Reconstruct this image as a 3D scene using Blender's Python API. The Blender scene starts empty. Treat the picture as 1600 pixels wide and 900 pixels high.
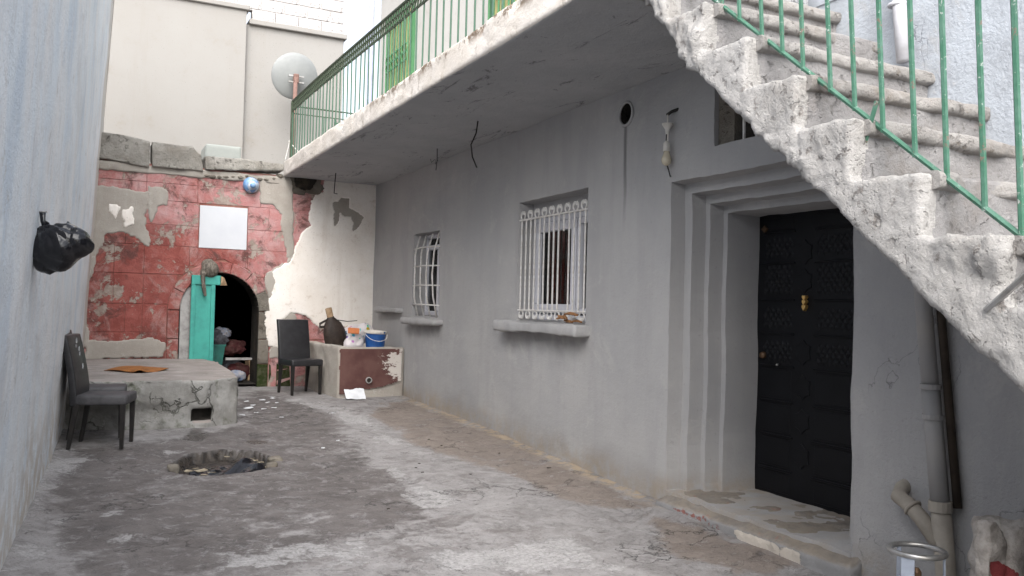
import bpy, bmesh, math, random
import numpy as np
from mathutils import Vector, Matrix
random.seed(7); np.random.seed(7)
S = bpy.context.scene
COL = S.collection
# ------------------------------------------------------------------ camera
FPX, YAW, PITCH, ROLL = 1340.0, math.radians(26.348), math.radians(1.289), math.radians(1.447)
CAM = np.array([0.0, 0.0, 1.5])
_f = np.array([math.sin(YAW)*math.cos(PITCH), math.cos(YAW)*math.cos(PITCH), math.sin(PITCH)])
_r0 = np.array([math.cos(YAW), -math.sin(YAW), 0]); _u0 = np.cross(_r0, _f)
_r = math.cos(ROLL)*_r0 + math.sin(ROLL)*_u0
_u = -math.sin(ROLL)*_r0 + math.cos(ROLL)*_u0
cd = bpy.data.cameras.new('camera'); cam = bpy.data.objects.new('camera', cd); COL.objects.link(cam)
cam.matrix_world = Matrix([[_r[0], _u[0], -_f[0], CAM[0]], [_r[1], _u[1], -_f[1], CAM[1]], [_r[2], _u[2], -_f[2], CAM[2]], [0, 0, 0, 1]])
cd.sensor_width = 36; cd.lens = FPX*36/1600; cd.clip_start = 0.05; cd.clip_end = 2000
S.camera = cam
# ------------------------------------------------------------------ light
SUN_EL, SUN_AZ = 46, 205            # degrees; azimuth from +y clockwise: the sun stands behind the camera, to the left
w = bpy.data.worlds.new('World'); S.world = w; w.use_nodes = True
nt = w.node_tree; nt.nodes.clear()
sk = nt.nodes.new('ShaderNodeTexSky'); sk.sky_type = 'NISHITA'; sk.sun_disc = False
sk.sun_elevation = math.radians(SUN_EL); sk.sun_rotation = math.radians(SUN_AZ)
sk.air_density = 1.0; sk.dust_density = 4.0; sk.ozone_density = 1.0
hs = nt.nodes.new('ShaderNodeHueSaturation'); hs.inputs['Saturation'].default_value = 0.38
bg = nt.nodes.new('ShaderNodeBackground'); bg.inputs['Strength'].default_value = 0.15
ow = nt.nodes.new('ShaderNodeOutputWorld')
nt.links.new(sk.outputs[0], hs.inputs['Color']); nt.links.new(hs.outputs[0], bg.inputs['Color']); nt.links.new(bg.outputs[0], ow.inputs['Surface'])
sl = bpy.data.lights.new('sun', 'SUN'); sl.energy = 1.5; sl.angle = math.radians(75); sl.color = (1, 0.985, 0.96)
sun = bpy.data.objects.new('sun', sl); COL.objects.link(sun)
_sd = Vector((math.sin(math.radians(SUN_AZ))*math.cos(math.radians(SUN_EL)), math.cos(math.radians(SUN_AZ))*math.cos(math.radians(SUN_EL)), math.sin(math.radians(SUN_EL))))
sun.rotation_euler = _sd.to_track_quat('Z', 'Y').to_euler(); sun.location = (-3, -3, 12)
vs = S.view_settings; vs.view_transform = 'Standard'; vs.look = 'None'; vs.gamma = 1; vs.exposure = 1.42
vs.use_curve_mapping = False

# ------------------------------------------------------------------ measuring helpers: sight line of the survey camera cut with a plane of the place
W, D, YB, XL = 3.77, 4.415, 12.23, 2.41      # house wall, door, back wall, balcony edge
def _ray(px, py): return _r*(px-800)/FPX - _u*(py-450)/FPX + _f
def onx(px, py, x): d = _ray(px, py); return CAM + d*(x-CAM[0])/d[0]
def ony(px, py, y): d = _ray(px, py); return CAM + d*(y-CAM[1])/d[1]
def onz(px, py, z): d = _ray(px, py); return CAM + d*(z-CAM[2])/d[2]
def bw(px, py, y=YB): p = ony(px, py, y); return (p[0], p[2])
def zf(y):
    y = np.asarray(y, float); z = 0.1 + 0.035*(y-5.1); e = 0.31
    return e - 0.02*np.logaddexp(0, (e-z)/0.02)
def onfloor(px, py):
    p = onz(px, py, 0.2)
    for _ in range(12): p = onz(px, py, float(zf(p[1])))
    return p

# ------------------------------------------------------------------ noise (vectorised)
def _hash(i, j, k):
    h = (i*374761393 + j*668265263 + k*2147483647 + 1013904223) & 0xffffffff
    h = ((h ^ (h >> 13))*1274126177) & 0xffffffff
    h = ((h ^ (h >> 16))*2246822519) & 0xffffffff
    return ((h ^ (h >> 15)) & 0xffff)/65535.0
def vnoise(P):
    P = np.asarray(P, float); I = np.floor(P).astype(np.int64); f = P-I; f = f*f*(3-2*f); o = 0
    for a in (0, 1):
        for b in (0, 1):
            for c in (0, 1):
                wgt = (f[:, 0] if a else 1-f[:, 0])*(f[:, 1] if b else 1-f[:, 1])*(f[:, 2] if c else 1-f[:, 2])
                o = o + wgt*_hash(I[:, 0]+a, I[:, 1]+b, I[:, 2]+c)
    return o*2-1
def fbm(P, scale, octs=3, seed=0):
    P = np.asarray(P, float)*scale + seed*17.31; o = 0; a = 1; t = 0
    for _ in range(octs):
        o = o + a*vnoise(P); t += a; a *= 0.5; P = P*2.03+5.7
    return o/t
def sdpoly(X, Z, poly):
    """signed distance to a polygon, positive inside"""
    poly = np.asarray(poly, float); n = len(poly); ins = np.zeros(X.shape, bool); dm = np.full(X.shape, 1e9)
    for i in range(n):
        x0, z0 = poly[i]; x1, z1 = poly[(i+1) % n]
        c = (z0 > Z) != (z1 > Z)
        with np.errstate(divide='ignore', invalid='ignore'):
            ins ^= c & (X < (x1-x0)*(Z-z0)/((z1-z0) if z1 != z0 else 1e-12)+x0)
        dx, dz = x1-x0, z1-z0; t = np.clip(((X-x0)*dx+(Z-z0)*dz)/(dx*dx+dz*dz+1e-12), 0, 1)
        dm = np.minimum(dm, np.hypot(X-x0-t*dx, Z-z0-t*dz))
    return np.where(ins, dm, -dm)
def sstep(a, b, x):
    t = np.clip((x-a)/(b-a), 0, 1); return t*t*(3-2*t)

# ------------------------------------------------------------------ materials
MATS = {}
def lin(r, g, b): return tuple(((c/255)/12.92 if c/255 <= 0.04045 else ((c/255+0.055)/1.055)**2.4) for c in (r, g, b))+(1,)
class NT:
    def __init__(s, name):
        m = bpy.data.materials.new(name); m.use_nodes = True; s.m = m; s.t = m.node_tree
        s.b = s.t.nodes['Principled BSDF']; s.tc = s.t.nodes.new('ShaderNodeTexCoord'); s.co = s.tc.outputs['Object']; MATS[name] = m
    def L(s, a, b): s.t.links.new(a, b)
    def val(s, v, inp):
        if hasattr(v, 'is_output') or hasattr(v, 'links'): s.L(v, inp)
        else: inp.default_value = v
    def scale(s, v):
        n = s.t.nodes.new('ShaderNodeMapping'); n.inputs['Scale'].default_value = v; s.L(s.co, n.inputs[0]); return n.outputs[0]
    def noise(s, sc, det=4, rough=0.6, co=None, dist=0.0):
        n = s.t.nodes.new('ShaderNodeTexNoise'); n.inputs['Scale'].default_value = sc; n.inputs['Detail'].default_value = det
        n.inputs['Roughness'].default_value = rough; n.inputs['Distortion'].default_value = dist; s.L(co or s.co, n.inputs['Vector']); return n.outputs['Fac']
    def vor(s, sc, feat='F1', co=None):
        n = s.t.nodes.new('ShaderNodeTexVoronoi'); n.feature = feat; n.inputs['Scale'].default_value = sc; s.L(co or s.co, n.inputs['Vector']); return n.outputs['Distance']
    def ramp(s, f, a, b, inv=False):
        n = s.t.nodes.new('ShaderNodeMapRange'); n.interpolation_type = 'SMOOTHSTEP'; n.inputs[1].default_value = a; n.inputs[2].default_value = b
        n.inputs[3].default_value = 1 if inv else 0; n.inputs[4].default_value = 0 if inv else 1; s.L(f, n.inputs[0]); return n.outputs[0]
    def mix(s, f, a, b, mode='MIX'):
        n = s.t.nodes.new('ShaderNodeMix'); n.data_type = 'RGBA'; n.blend_type = mode
        s.val(f, n.inputs[0]); s.val(a, n.inputs[6]); s.val(b, n.inputs[7]); return n.outputs[2]
    def math(s, op, a, b=0.0):
        n = s.t.nodes.new('ShaderNodeMath'); n.operation = op; s.val(a, n.inputs[0]); s.val(b, n.inputs[1]); return n.outputs[0]
    def attr(s, name):
        n = s.t.nodes.new('ShaderNodeAttribute'); n.attribute_name = name; return n.outputs['Fac']
    def objcol(s): return s.t.nodes.new('ShaderNodeObjectInfo').outputs['Color']
    def col(s, c): s.val(c, s.b.inputs['Base Color'])
    def bump(s, h, st, dist=0.01):
        n = s.t.nodes.new('ShaderNodeBump'); n.inputs['Strength'].default_value = st; n.inputs['Distance'].default_value = dist
        s.L(h, n.inputs['Height']); s.L(n.outputs[0], s.b.inputs['Normal'])
    def fin(s, rough=0.85, spec=0.3, metal=0.0):
        s.val(rough, s.b.inputs['Roughness']); s.b.inputs['Specular IOR Level'].default_value = spec; s.b.inputs['Metallic'].default_value = metal; return s.m
def g(v, a=1): return (v, v, v, a)
def c3(r, gg, b): return (r, gg, b, 1)

def simple(name, c, c2=None, sc=8, rough=0.6, spec=0.4, metal=0.0, bump=0.15, bs=60, bd=0.004):
    n = NT(name); c2 = c2 or tuple(x*0.75 for x in c[:3])+(1,)
    n.col(n.mix(n.ramp(n.noise(sc, 5, 0.65), 0.35, 0.7), c, c2))
    if bump: n.bump(n.noise(bs, 3), bump, bd)
    return n.fin(rough, spec, metal)

def m_wall_grey():
    n = NT('grey_paint')
    base = n.mix(n.ramp(n.noise(0.9, 5, 0.6), 0.3, 0.7), c3(0.385, 0.378, 0.375), c3(0.325, 0.324, 0.328))
    streak = n.noise(5, 4, 0.6, co=n.scale((1, 1, 0.13)))
    base = n.mix(n.math('MULTIPLY', n.ramp(streak, 0.45, 0.70), 0.4), base, c3(0.295, 0.292, 0.295))
    base = n.mix(n.math('MULTIPLY', n.ramp(n.noise(26, 3, 0.7), 0.62, 0.72), 0.35), base, c3(0.24, 0.235, 0.23))
    base = n.mix(n.math('MULTIPLY', n.attr('dust'), n.ramp(n.noise(7, 4), 0.3, 0.65)), base, c3(0.34, 0.28, 0.21))
    base = n.mix(n.attr('pale'), base, n.mix(n.ramp(n.noise(3.2, 6, 0.7), 0.4, 0.66), c3(0.42, 0.45, 0.49), c3(0.34, 0.36, 0.39)))
    rough_z = n.attr('rough')
    cr = n.vor(1.7, 'DISTANCE_TO_EDGE', co=None)
    nz = n.noise(2.6, 6, 0.7)
    # hairline cracks where the plaster is rough
    nn = n.t.nodes.new('ShaderNodeVectorMath'); nn.operation = 'ADD'
    wv = n.t.nodes.new('ShaderNodeTexNoise'); wv.inputs['Scale'].default_value = 5; wv.inputs['Detail'].default_value = 5; n.L(n.co, wv.inputs['Vector'])
    sc = n.t.nodes.new('ShaderNodeVectorMath'); sc.operation = 'SCALE'; sc.inputs['Scale'].default_value = 0.35; n.L(wv.outputs['Color'], sc.inputs[0])
    n.L(n.scale((1, 1.3, 0.55)), nn.inputs[0]); n.L(sc.outputs[0], nn.inputs[1])
    cr = n.vor(1.9, 'DISTANCE_TO_EDGE', co=nn.outputs[0])
    crk = n.math('MULTIPLY', n.ramp(cr, 0.001, 0.007, True), n.math('MULTIPLY', rough_z, n.ramp(n.noise(1.9, 2), 0.5, 0.56)))
    base = n.mix(n.math('MULTIPLY', crk, 0.4), base, g(0.06))
    base = n.mix(n.math('MULTIPLY', n.ramp(n.noise(2.2, 8, 0.78, dist=0.5), 0.55, 0.63), 0.4), base, c3(0.43, 0.417, 0.405))
    base = n.mix(n.attr('stain'), base, c3(0.095, 0.095, 0.097))
    n.col(base)
    hgt = n.math('ADD', n.math('MULTIPLY', n.noise(38, 5, 0.7), n.math('ADD', n.math('MULTIPLY', rough_z, 1.6), 0.45)), n.math('MULTIPLY', crk, -1.5))
    n.bump(n.math('ADD', hgt, n.math('MULTIPLY', n.noise(4.5, 4, 0.6, co=n.scale((1, 1, 1.8))), 1.0)), 0.5, 0.012)
    return n.fin(0.8, 0.25)

def m_floor():
    n = NT('courtyard_concrete')
    big = n.noise(1.4, 6, 0.65, dist=0.4); mid = n.noise(5, 6, 0.7, dist=0.6); fine = n.noise(40, 4, 0.7)
    def ed(att, a=0.42, b=0.58, k=1.0):
        nz = n.math('ADD', n.math('MULTIPLY', big, 0.45), n.math('ADD', n.math('MULTIPLY', mid, 0.35), n.math('MULTIPLY', n.noise(16, 6, 0.75), 0.20)))
        return n.ramp(n.math('ADD', n.attr(att), n.math('MULTIPLY', n.math('SUBTRACT', nz, 0.5), k*4.0)), a, b)
    base = n.mix(n.ramp(mid, 0.35, 0.65), c3(0.275, 0.264, 0.262), c3(0.20, 0.19, 0.188))
    base = n.mix(n.math('MULTIPLY', n.ramp(n.noise(9, 5, 0.7), 0.52, 0.68), 0.6), base, c3(0.33, 0.32, 0.318))
    base = n.mix(n.math('MULTIPLY', n.ramp(n.noise(2.7, 8, 0.8, dist=0.8), 0.52, 0.62), 0.55), base, c3(0.14, 0.125, 0.12))
    dampc = n.mix(n.ramp(n.noise(3.3, 6, 0.7), 0.35, 0.68), c3(0.072, 0.062, 0.059), c3(0.130, 0.116, 0.111))
    dampc = n.mix(n.math('MULTIPLY', n.ramp(n.noise(7, 8, 0.8, dist=0.5), 0.54, 0.60), 0.75), dampc, c3(0.22, 0.21, 0.212))
    dampc = n.mix(n.math('MULTIPLY', n.ramp(n.noise(4.3, 7, 0.8, dist=0.7), 0.56, 0.64), 0.7), dampc, c3(0.035, 0.031, 0.03))
    damp = ed('damp', 0.20, 0.78, 1.2)
    base = n.mix(n.math('MULTIPLY', damp, 0.86), base, dampc)
    wet = ed('wet', 0.45, 0.85, 0.6)
    base = n.mix(n.math('MULTIPLY', wet, 0.8), base, c3(0.055, 0.047, 0.044))
    brown = ed('brown', 0.35, 0.80)
    base = n.mix(n.math('MULTIPLY', brown, 0.75), base, n.mix(n.ramp(mid, 0.35, 0.65), c3(0.145, 0.11, 0.088), c3(0.235, 0.195, 0.165)))
    lime = ed('lime', 0.55, 0.85, 1.25)
    base = n.mix(n.math('MULTIPLY', lime, 0.85), base, n.mix(n.ramp(fine, 0.4, 0.6), c3(0.38, 0.372, 0.37), c3(0.29, 0.282, 0.28)))
    flk = n.ramp(n.noise(6.5, 9, 0.82, dist=0.9), 0.565, 0.585)
    base = n.mix(n.math('MULTIPLY', flk, 0.55), base, n.mix(0.4, base, c3(0.50, 0.49, 0.485)))
    flk2 = n.ramp(n.noise(3.7, 10, 0.84, dist=1.1), 0.60, 0.62)
    base = n.mix(n.math('MULTIPLY', flk2, 0.6), base, c3(0.075, 0.066, 0.064))
    base = n.mix(n.math('MULTIPLY', n.attr('pit'), 0.9), base, n.mix(n.ramp(n.noise(12, 6, 0.75), 0.4, 0.6), c3(0.012, 0.011, 0.010), c3(0.045, 0.036, 0.028)))  # pit mud painted near black for the shade under an undercut rim
    edge = n.attr('edge')
    base = n.mix(n.math('MULTIPLY', edge, n.ramp(n.noise(11, 4), 0.38, 0.6)), base, c3(0.36, 0.29, 0.21))
    # spalled grit and cracks
    grit = n.ramp(n.noise(70, 3, 0.7), 0.60, 0.70)
    base = n.mix(n.math('MULTIPLY', grit, 0.5), base, g(0.07))
    wv = n.t.nodes.new('ShaderNodeTexNoise'); wv.inputs['Scale'].default_value = 2.2; wv.inputs['Detail'].default_value = 9; wv.inputs['Roughness'].default_value = 0.62; n.L(n.co, wv.inputs['Vector'])
    sc = n.t.nodes.new('ShaderNodeVectorMath'); sc.operation = 'SCALE'; sc.inputs['Scale'].default_value = 1.5; n.L(wv.outputs['Color'], sc.inputs[0])
    nn = n.t.nodes.new('ShaderNodeVectorMath'); nn.operation = 'ADD'; n.L(n.co, nn.inputs[0]); n.L(sc.outputs[0], nn.inputs[1])
    cr = n.vor(0.8, 'DISTANCE_TO_EDGE', co=nn.outputs[0])
    crk = n.math('MULTIPLY', n.ramp(cr, 0.001, 0.009, True), n.ramp(n.noise(1.3, 3), 0.47, 0.60))
    base = n.mix(n.math('MULTIPLY', crk, 0.85), base, g(0.035))
    n.col(base)
    h = n.math('ADD', n.math('MULTIPLY', n.noise(17, 6, 0.75), 1.0), n.math('ADD', n.math('MULTIPLY', grit, -0.5), n.math('MULTIPLY', crk, -1.2)))
    h = n.math('ADD', h, n.math('ADD', n.math('MULTIPLY', lime, 0.5), n.math('ADD', n.math('MULTIPLY', flk, 0.5), n.math('MULTIPLY', flk2, -0.6))))
    n.bump(h, 0.7, 0.012)
    r = n.math('SUBTRACT', 0.85, n.math('ADD', n.math('MULTIPLY', wet, 0.5), n.math('MULTIPLY', damp, 0.18)))
    return n.fin(r, 0.4)

def m_leftwall():
    n = NT('pale_blue_limewash')
    v = n.scale((1, 1, 0.28)); v2 = n.scale((1, 0.8, 0.45))
    base = n.mix(n.ramp(n.noise(2.4, 6, 0.65, co=v), 0.35, 0.68), c3(0.76, 0.82, 0.87), c3(0.83, 0.835, 0.84))
    base = n.mix(n.math('MULTIPLY', n.ramp(n.noise(1.6, 5, 0.6, co=v2), 0.52, 0.66), 0.55), base, c3(0.55, 0.645, 0.75))
    base = n.mix(n.math('MULTIPLY', n.ramp(n.noise(5.5, 6, 0.7, co=v), 0.54, 0.72), 0.45), base, c3(0.56, 0.56, 0.565))
    base = n.mix(n.math('MULTIPLY', n.ramp(n.noise(3.1, 4, 0.7, co=v), 0.62, 0.70), 0.6), base, c3(0.78, 0.79, 0.80))
    base = n.mix(n.math('MULTIPLY', n.attr('dust'), n.ramp(n.noise(6, 5), 0.35, 0.6)), base, c3(0.55, 0.50, 0.44))
    base = n.mix(n.attr('old'), base, c3(0.62, 0.59, 0.55))
    base = n.mix(n.math('MULTIPLY', n.ramp(n.noise(30, 6, 0.8), 0.57, 0.64), 0.5), base, c3(0.50, 0.505, 0.51))
    base = n.mix(n.math('MULTIPLY', n.ramp(n.noise(4.7, 9, 0.82, dist=0.7), 0.575, 0.61), 0.5), base, c3(0.52, 0.515, 0.50))
    base = n.mix(n.math('MULTIPLY', n.ramp(n.noise(1.1, 7, 0.75, dist=0.5), 0.50, 0.62), 0.35), base, c3(0.56, 0.57, 0.585))
    n.col(base); n.bump(n.math('ADD', n.noise(7, 8, 0.75, co=v2), n.math('MULTIPLY', n.noise(38, 5, 0.75), 0.9)), 0.85, 0.016)
    return n.fin(0.9, 0.2)

def m_paintstone():
    n = NT('red_painted_stone')
    geo = n.t.nodes.new('ShaderNodeNewGeometry'); n.co = geo.outputs['Position']
    oc = n.objcol()
    sep = n.t.nodes.new('ShaderNodeSeparateXYZ'); n.L(n.co, sep.inputs[0])
    k = n.math('ADD', n.math('MULTIPLY', n.ramp(sep.outputs[2], 1.9, 3.0), 0.55), n.math('MULTIPLY', n.ramp(sep.outputs[0], 1.4, 2.3), 0.5))
    k = n.math('ADD', k, n.math('MULTIPLY', n.math('SUBTRACT', n.noise(2.3, 6, 0.7, dist=0.6), 0.5), 1.9))
    red = n.mix(n.ramp(n.noise(6, 5, 0.7), 0.35, 0.65), c3(0.205, 0.058, 0.05), c3(0.31, 0.105, 0.09))
    pink = n.mix(n.ramp(n.noise(5, 5, 0.7), 0.35, 0.65), c3(0.42, 0.195, 0.19), c3(0.46, 0.30, 0.295))
    a = n.mix(n.ramp(k, 0.15, 0.72), red, pink)
    a = n.mix(0.15, a, oc)
    a = n.mix(n.math('MULTIPLY', n.ramp(n.noise(1.6, 7, 0.75, dist=0.9), 0.50, 0.66), 0.55), a, c3(0.46, 0.35, 0.33))
    a = n.mix(n.math('MULTIPLY', n.ramp(n.noise(2.1, 7, 0.78, dist=0.8), 0.51, 0.64), 0.8), a, c3(0.085, 0.045, 0.04))
    bare = n.math('MULTIPLY', n.ramp(n.noise(3.3, 8, 0.75, dist=0.4), 0.55, 0.58), 0.9)
    a = n.mix(bare, a, n.mix(n.ramp(n.noise(9, 4), 0.4, 0.6), c3(0.36, 0.32, 0.28), c3(0.27, 0.225, 0.19)))
    a = n.mix(n.math('MULTIPLY', n.ramp(n.noise(18, 5, 0.8), 0.62, 0.70), 0.5), a, c3(0.42, 0.34, 0.31))
    low = n.math('MULTIPLY', n.math('MULTIPLY', n.ramp(sep.outputs[2], 0.75, 1.35, True), n.ramp(sep.outputs[0], 0.7, 1.1, True)), n.ramp(n.noise(3.2, 8, 0.8, dist=0.6), 0.50, 0.57))
    a = n.mix(n.math('MULTIPLY', low, 0.85), a, c3(0.045, 0.032, 0.028))
    n.col(a); n.bump(n.math('ADD', n.noise(14, 6, 0.75), n.math('ADD', n.noise(60, 3), n.math('MULTIPLY', bare, -0.8))), 0.6, 0.014)
    return n.fin(0.85, 0.25)

def m_plaster(name, c1, c2, c3_, sc=2.2, bump=0.4):
    n = NT(name)
    b = n.mix(n.ramp(n.noise(sc, 6, 0.7), 0.35, 0.66), c1, c2)
    b = n.mix(n.math('MULTIPLY', n.ramp(n.noise(sc*4, 6, 0.75), 0.57, 0.70), 0.7), b, c3_)
    b = n.mix(n.math('MULTIPLY', n.ramp(n.noise(55, 2), 0.66, 0.72), 0.5), b, tuple(x*0.4 for x in c3_[:3])+(1,))
    b = n.mix(n.math('MULTIPLY', n.ramp(n.noise(4, 6, 0.75, co=n.scale((1, 1, 0.08))), 0.52, 0.68), 0.3), b, c3_)
    n.col(b); n.bump(n.math('ADD', n.noise(12, 6, 0.7), n.math('MULTIPLY', n.noise(70, 3), 0.5)), bump, 0.01)
    return n.fin(0.9, 0.2)

def m_rough_concrete(name, light, mid, dark, pit=0.6):
    n = NT(name)
    b = n.mix(n.ramp(n.noise(3.5, 6, 0.7), 0.35, 0.66), light, mid)
    b = n.mix(n.math('MULTIPLY', n.ramp(n.noise(1.7, 5, 0.75), 0.52, 0.68), 0.5), b, n.mix(0.5, mid, c3(0.20, 0.155, 0.11)))
    b = n.mix(n.math('MULTIPLY', n.ramp(n.noise(12, 6, 0.75), 0.56, 0.68), 0.7), b, dark)
    v = n.ramp(n.vor(34), 0.05, 0.34, True); v2 = n.ramp(n.vor(75), 0.05, 0.42, True)
    holes = n.math('MULTIPLY', n.ramp(n.noise(24, 5, 0.62, dist=0.5), 0.585, 0.65), n.ramp(n.noise(4, 4), 0.44, 0.56)); crumbs = n.math('MULTIPLY', v2, n.ramp(n.noise(5, 3), 0.42, 0.58))
    b = n.mix(n.math('MULTIPLY', holes, pit), b, tuple(x*0.45 for x in dark[:3])+(1,))
    b = n.mix(n.math('MULTIPLY', crumbs, pit*0.35), b, dark)
    n.col(b)
    h = n.math('ADD', n.math('MULTIPLY', n.noise(30, 8, 0.75), 1.6), n.math('ADD', n.math('MULTIPLY', holes, -1.0), n.math('MULTIPLY', crumbs, -0.3)))
    n.bump(h, 0.9, 0.008+0.03*pit)
    return n.fin(0.92, 0.15)

def m_soffit():
    n = NT('soffit_plaster')
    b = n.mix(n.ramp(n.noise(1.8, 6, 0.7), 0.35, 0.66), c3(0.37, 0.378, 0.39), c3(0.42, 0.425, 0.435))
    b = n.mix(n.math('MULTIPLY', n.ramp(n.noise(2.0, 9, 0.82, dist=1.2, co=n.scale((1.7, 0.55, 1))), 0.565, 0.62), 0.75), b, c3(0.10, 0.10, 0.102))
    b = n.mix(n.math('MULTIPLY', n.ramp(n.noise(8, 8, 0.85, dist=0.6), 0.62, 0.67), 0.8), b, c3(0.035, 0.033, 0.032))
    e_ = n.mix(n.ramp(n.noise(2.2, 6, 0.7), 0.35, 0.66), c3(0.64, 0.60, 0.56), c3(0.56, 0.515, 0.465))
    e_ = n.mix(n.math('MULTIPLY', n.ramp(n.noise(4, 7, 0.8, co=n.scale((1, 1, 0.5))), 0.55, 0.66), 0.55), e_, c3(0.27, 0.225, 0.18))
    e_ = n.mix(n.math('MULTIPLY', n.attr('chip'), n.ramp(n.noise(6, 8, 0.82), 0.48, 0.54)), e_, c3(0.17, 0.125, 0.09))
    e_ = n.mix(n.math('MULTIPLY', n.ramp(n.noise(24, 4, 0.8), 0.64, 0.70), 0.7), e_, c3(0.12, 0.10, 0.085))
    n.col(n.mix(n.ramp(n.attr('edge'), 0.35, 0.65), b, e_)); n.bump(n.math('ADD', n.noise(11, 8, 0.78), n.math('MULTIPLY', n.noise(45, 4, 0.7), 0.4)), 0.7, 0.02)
    return n.fin(0.9, 0.2)
def m_doorstep():
    n = NT('doorstep_paint')
    b = n.mix(n.ramp(n.noise(2.5, 6, 0.7), 0.35, 0.66), c3(0.29, 0.285, 0.285), c3(0.235, 0.234, 0.236))
    t = n.mix(n.ramp(n.noise(4, 7, 0.75), 0.38, 0.62), c3(0.25, 0.215, 0.175), c3(0.18, 0.16, 0.14))
    t = n.mix(n.math('MULTIPLY', n.ramp(n.noise(6, 6, 0.8), 0.58, 0.66), 0.6), t, c3(0.30, 0.12, 0.08))
    b = n.mix(n.ramp(n.math('ADD', n.attr('dust'), n.math('SUBTRACT', n.noise(5, 7, 0.75), 0.5)), 0.2, 1.15), b, t)
    def chip(att): return n.ramp(n.math('ADD', n.attr(att), n.math('MULTIPLY', n.math('SUBTRACT', n.noise(14, 6, 0.75), 0.5), 1.6)), 0.52, 0.60)
    cw = chip('chip_white'); cr = chip('chip_red')
    b = n.mix(n.math('MULTIPLY', cr, 0.8), b, c3(0.26, 0.075, 0.055)); b = n.mix(cw, b, c3(0.50, 0.455, 0.40))
    n.col(b); n.bump(n.math('ADD', n.noise(30, 6, 0.75), n.math('MULTIPLY', n.math('ADD', cw, cr), -0.8)), 0.7, 0.012); return n.fin(0.85, 0.25)
m_doorstep()
m_wall_grey(); m_floor(); m_leftwall(); m_paintstone(); m_soffit()
m_plaster('white_plaster', c3(0.82, 0.785, 0.745), c3(0.74, 0.69, 0.635), c3(0.58, 0.51, 0.44), 1.6)
m_plaster('grey_render', c3(0.37, 0.345, 0.31), c3(0.31, 0.282, 0.25), c3(0.45, 0.425, 0.39), 3.0, 0.6)
m_plaster('cream_paint', c3(0.48, 0.465, 0.445), c3(0.44, 0.425, 0.40), c3(0.37, 0.35, 0.32), 0.7, 0.15)
m_plaster('beige_paint', c3(0.295, 0.286, 0.272), c3(0.28, 0.268, 0.252), c3(0.262, 0.243, 0.22), 0.5, 0.12)
m_plaster('whitewash_edge', c3(0.42, 0.385, 0.35), c3(0.37, 0.335, 0.295), c3(0.22, 0.17, 0.125), 2.5, 0.5)
m_plaster('mortar', c3(0.30, 0.15, 0.12), c3(0.20, 0.075, 0.06), c3(0.40, 0.33, 0.27), 5)
m_plaster('platform_top', c3(0.31, 0.28, 0.262), c3(0.22, 0.197, 0.182), c3(0.50, 0.475, 0.45), 3)
m_rough_concrete('rough_concrete', c3(0.52, 0.505, 0.49), c3(0.43, 0.415, 0.40), c3(0.20, 0.175, 0.155), 0.4)
m_rough_concrete('step_concrete', c3(0.35, 0.342, 0.34), c3(0.30, 0.29, 0.288), c3(0.21, 0.20, 0.19), 0.3)
m_rough_concrete('nosing_concrete', c3(0.37, 0.355, 0.34), c3(0.31, 0.295, 0.28), c3(0.20, 0.17, 0.14), 0.3)
m_rough_concrete('coping_stone', c3(0.36, 0.345, 0.315), c3(0.25, 0.235, 0.21), c3(0.10, 0.09, 0.078), 0.4)
m_rough_concrete('block_concrete', c3(0.52, 0.50, 0.49), c3(0.47, 0.45, 0.44), c3(0.41, 0.39, 0.37), 0.2)
m_rough_concrete('jamb_stone', c3(0.22, 0.20, 0.17), c3(0.15, 0.135, 0.115), c3(0.07, 0.06, 0.05), 0.3)
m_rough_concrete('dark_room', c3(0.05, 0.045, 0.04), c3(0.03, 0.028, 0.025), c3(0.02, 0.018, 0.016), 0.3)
def m_platform():
    n = NT('platform_render')
    b = n.mix(n.ramp(n.noise(2.6, 6, 0.7), 0.36, 0.62), c3(0.32, 0.317, 0.305), c3(0.215, 0.21, 0.197))
    b = n.mix(n.math('MULTIPLY', n.ramp(n.noise(3.4, 5, 0.7), 0.52, 0.64), 0.7), b, c3(0.085, 0.095, 0.06))
    b = n.mix(n.math('MULTIPLY', n.ramp(n.noise(13, 6, 0.75), 0.6, 0.7), 0.6), b, c3(0.46, 0.45, 0.43))
    wv = n.t.nodes.new('ShaderNodeTexNoise'); wv.inputs['Scale'].default_value = 4; wv.inputs['Detail'].default_value = 5; n.L(n.co, wv.inputs['Vector'])
    sc = n.t.nodes.new('ShaderNodeVectorMath'); sc.operation = 'SCALE'; sc.inputs['Scale'].default_value = 0.5; n.L(wv.outputs['Color'], sc.inputs[0])
    nn = n.t.nodes.new('ShaderNodeVectorMath'); nn.operation = 'ADD'; n.L(n.co, nn.inputs[0]); n.L(sc.outputs[0], nn.inputs[1])
    crk = n.math('MULTIPLY', n.ramp(n.vor(2.2, 'DISTANCE_TO_EDGE', co=nn.outputs[0]), 0.003, 0.022, True), n.ramp(n.noise(2.2, 3), 0.45, 0.58))
    b = n.mix(n.math('MULTIPLY', crk, 0.7), b, c3(0.045, 0.045, 0.036))
    n.col(b); n.bump(n.math('ADD', n.noise(15, 6, 0.75), n.math('MULTIPLY', crk, -1.5)), 0.7, 0.015); return n.fin(0.9, 0.2)
m_platform()
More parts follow.
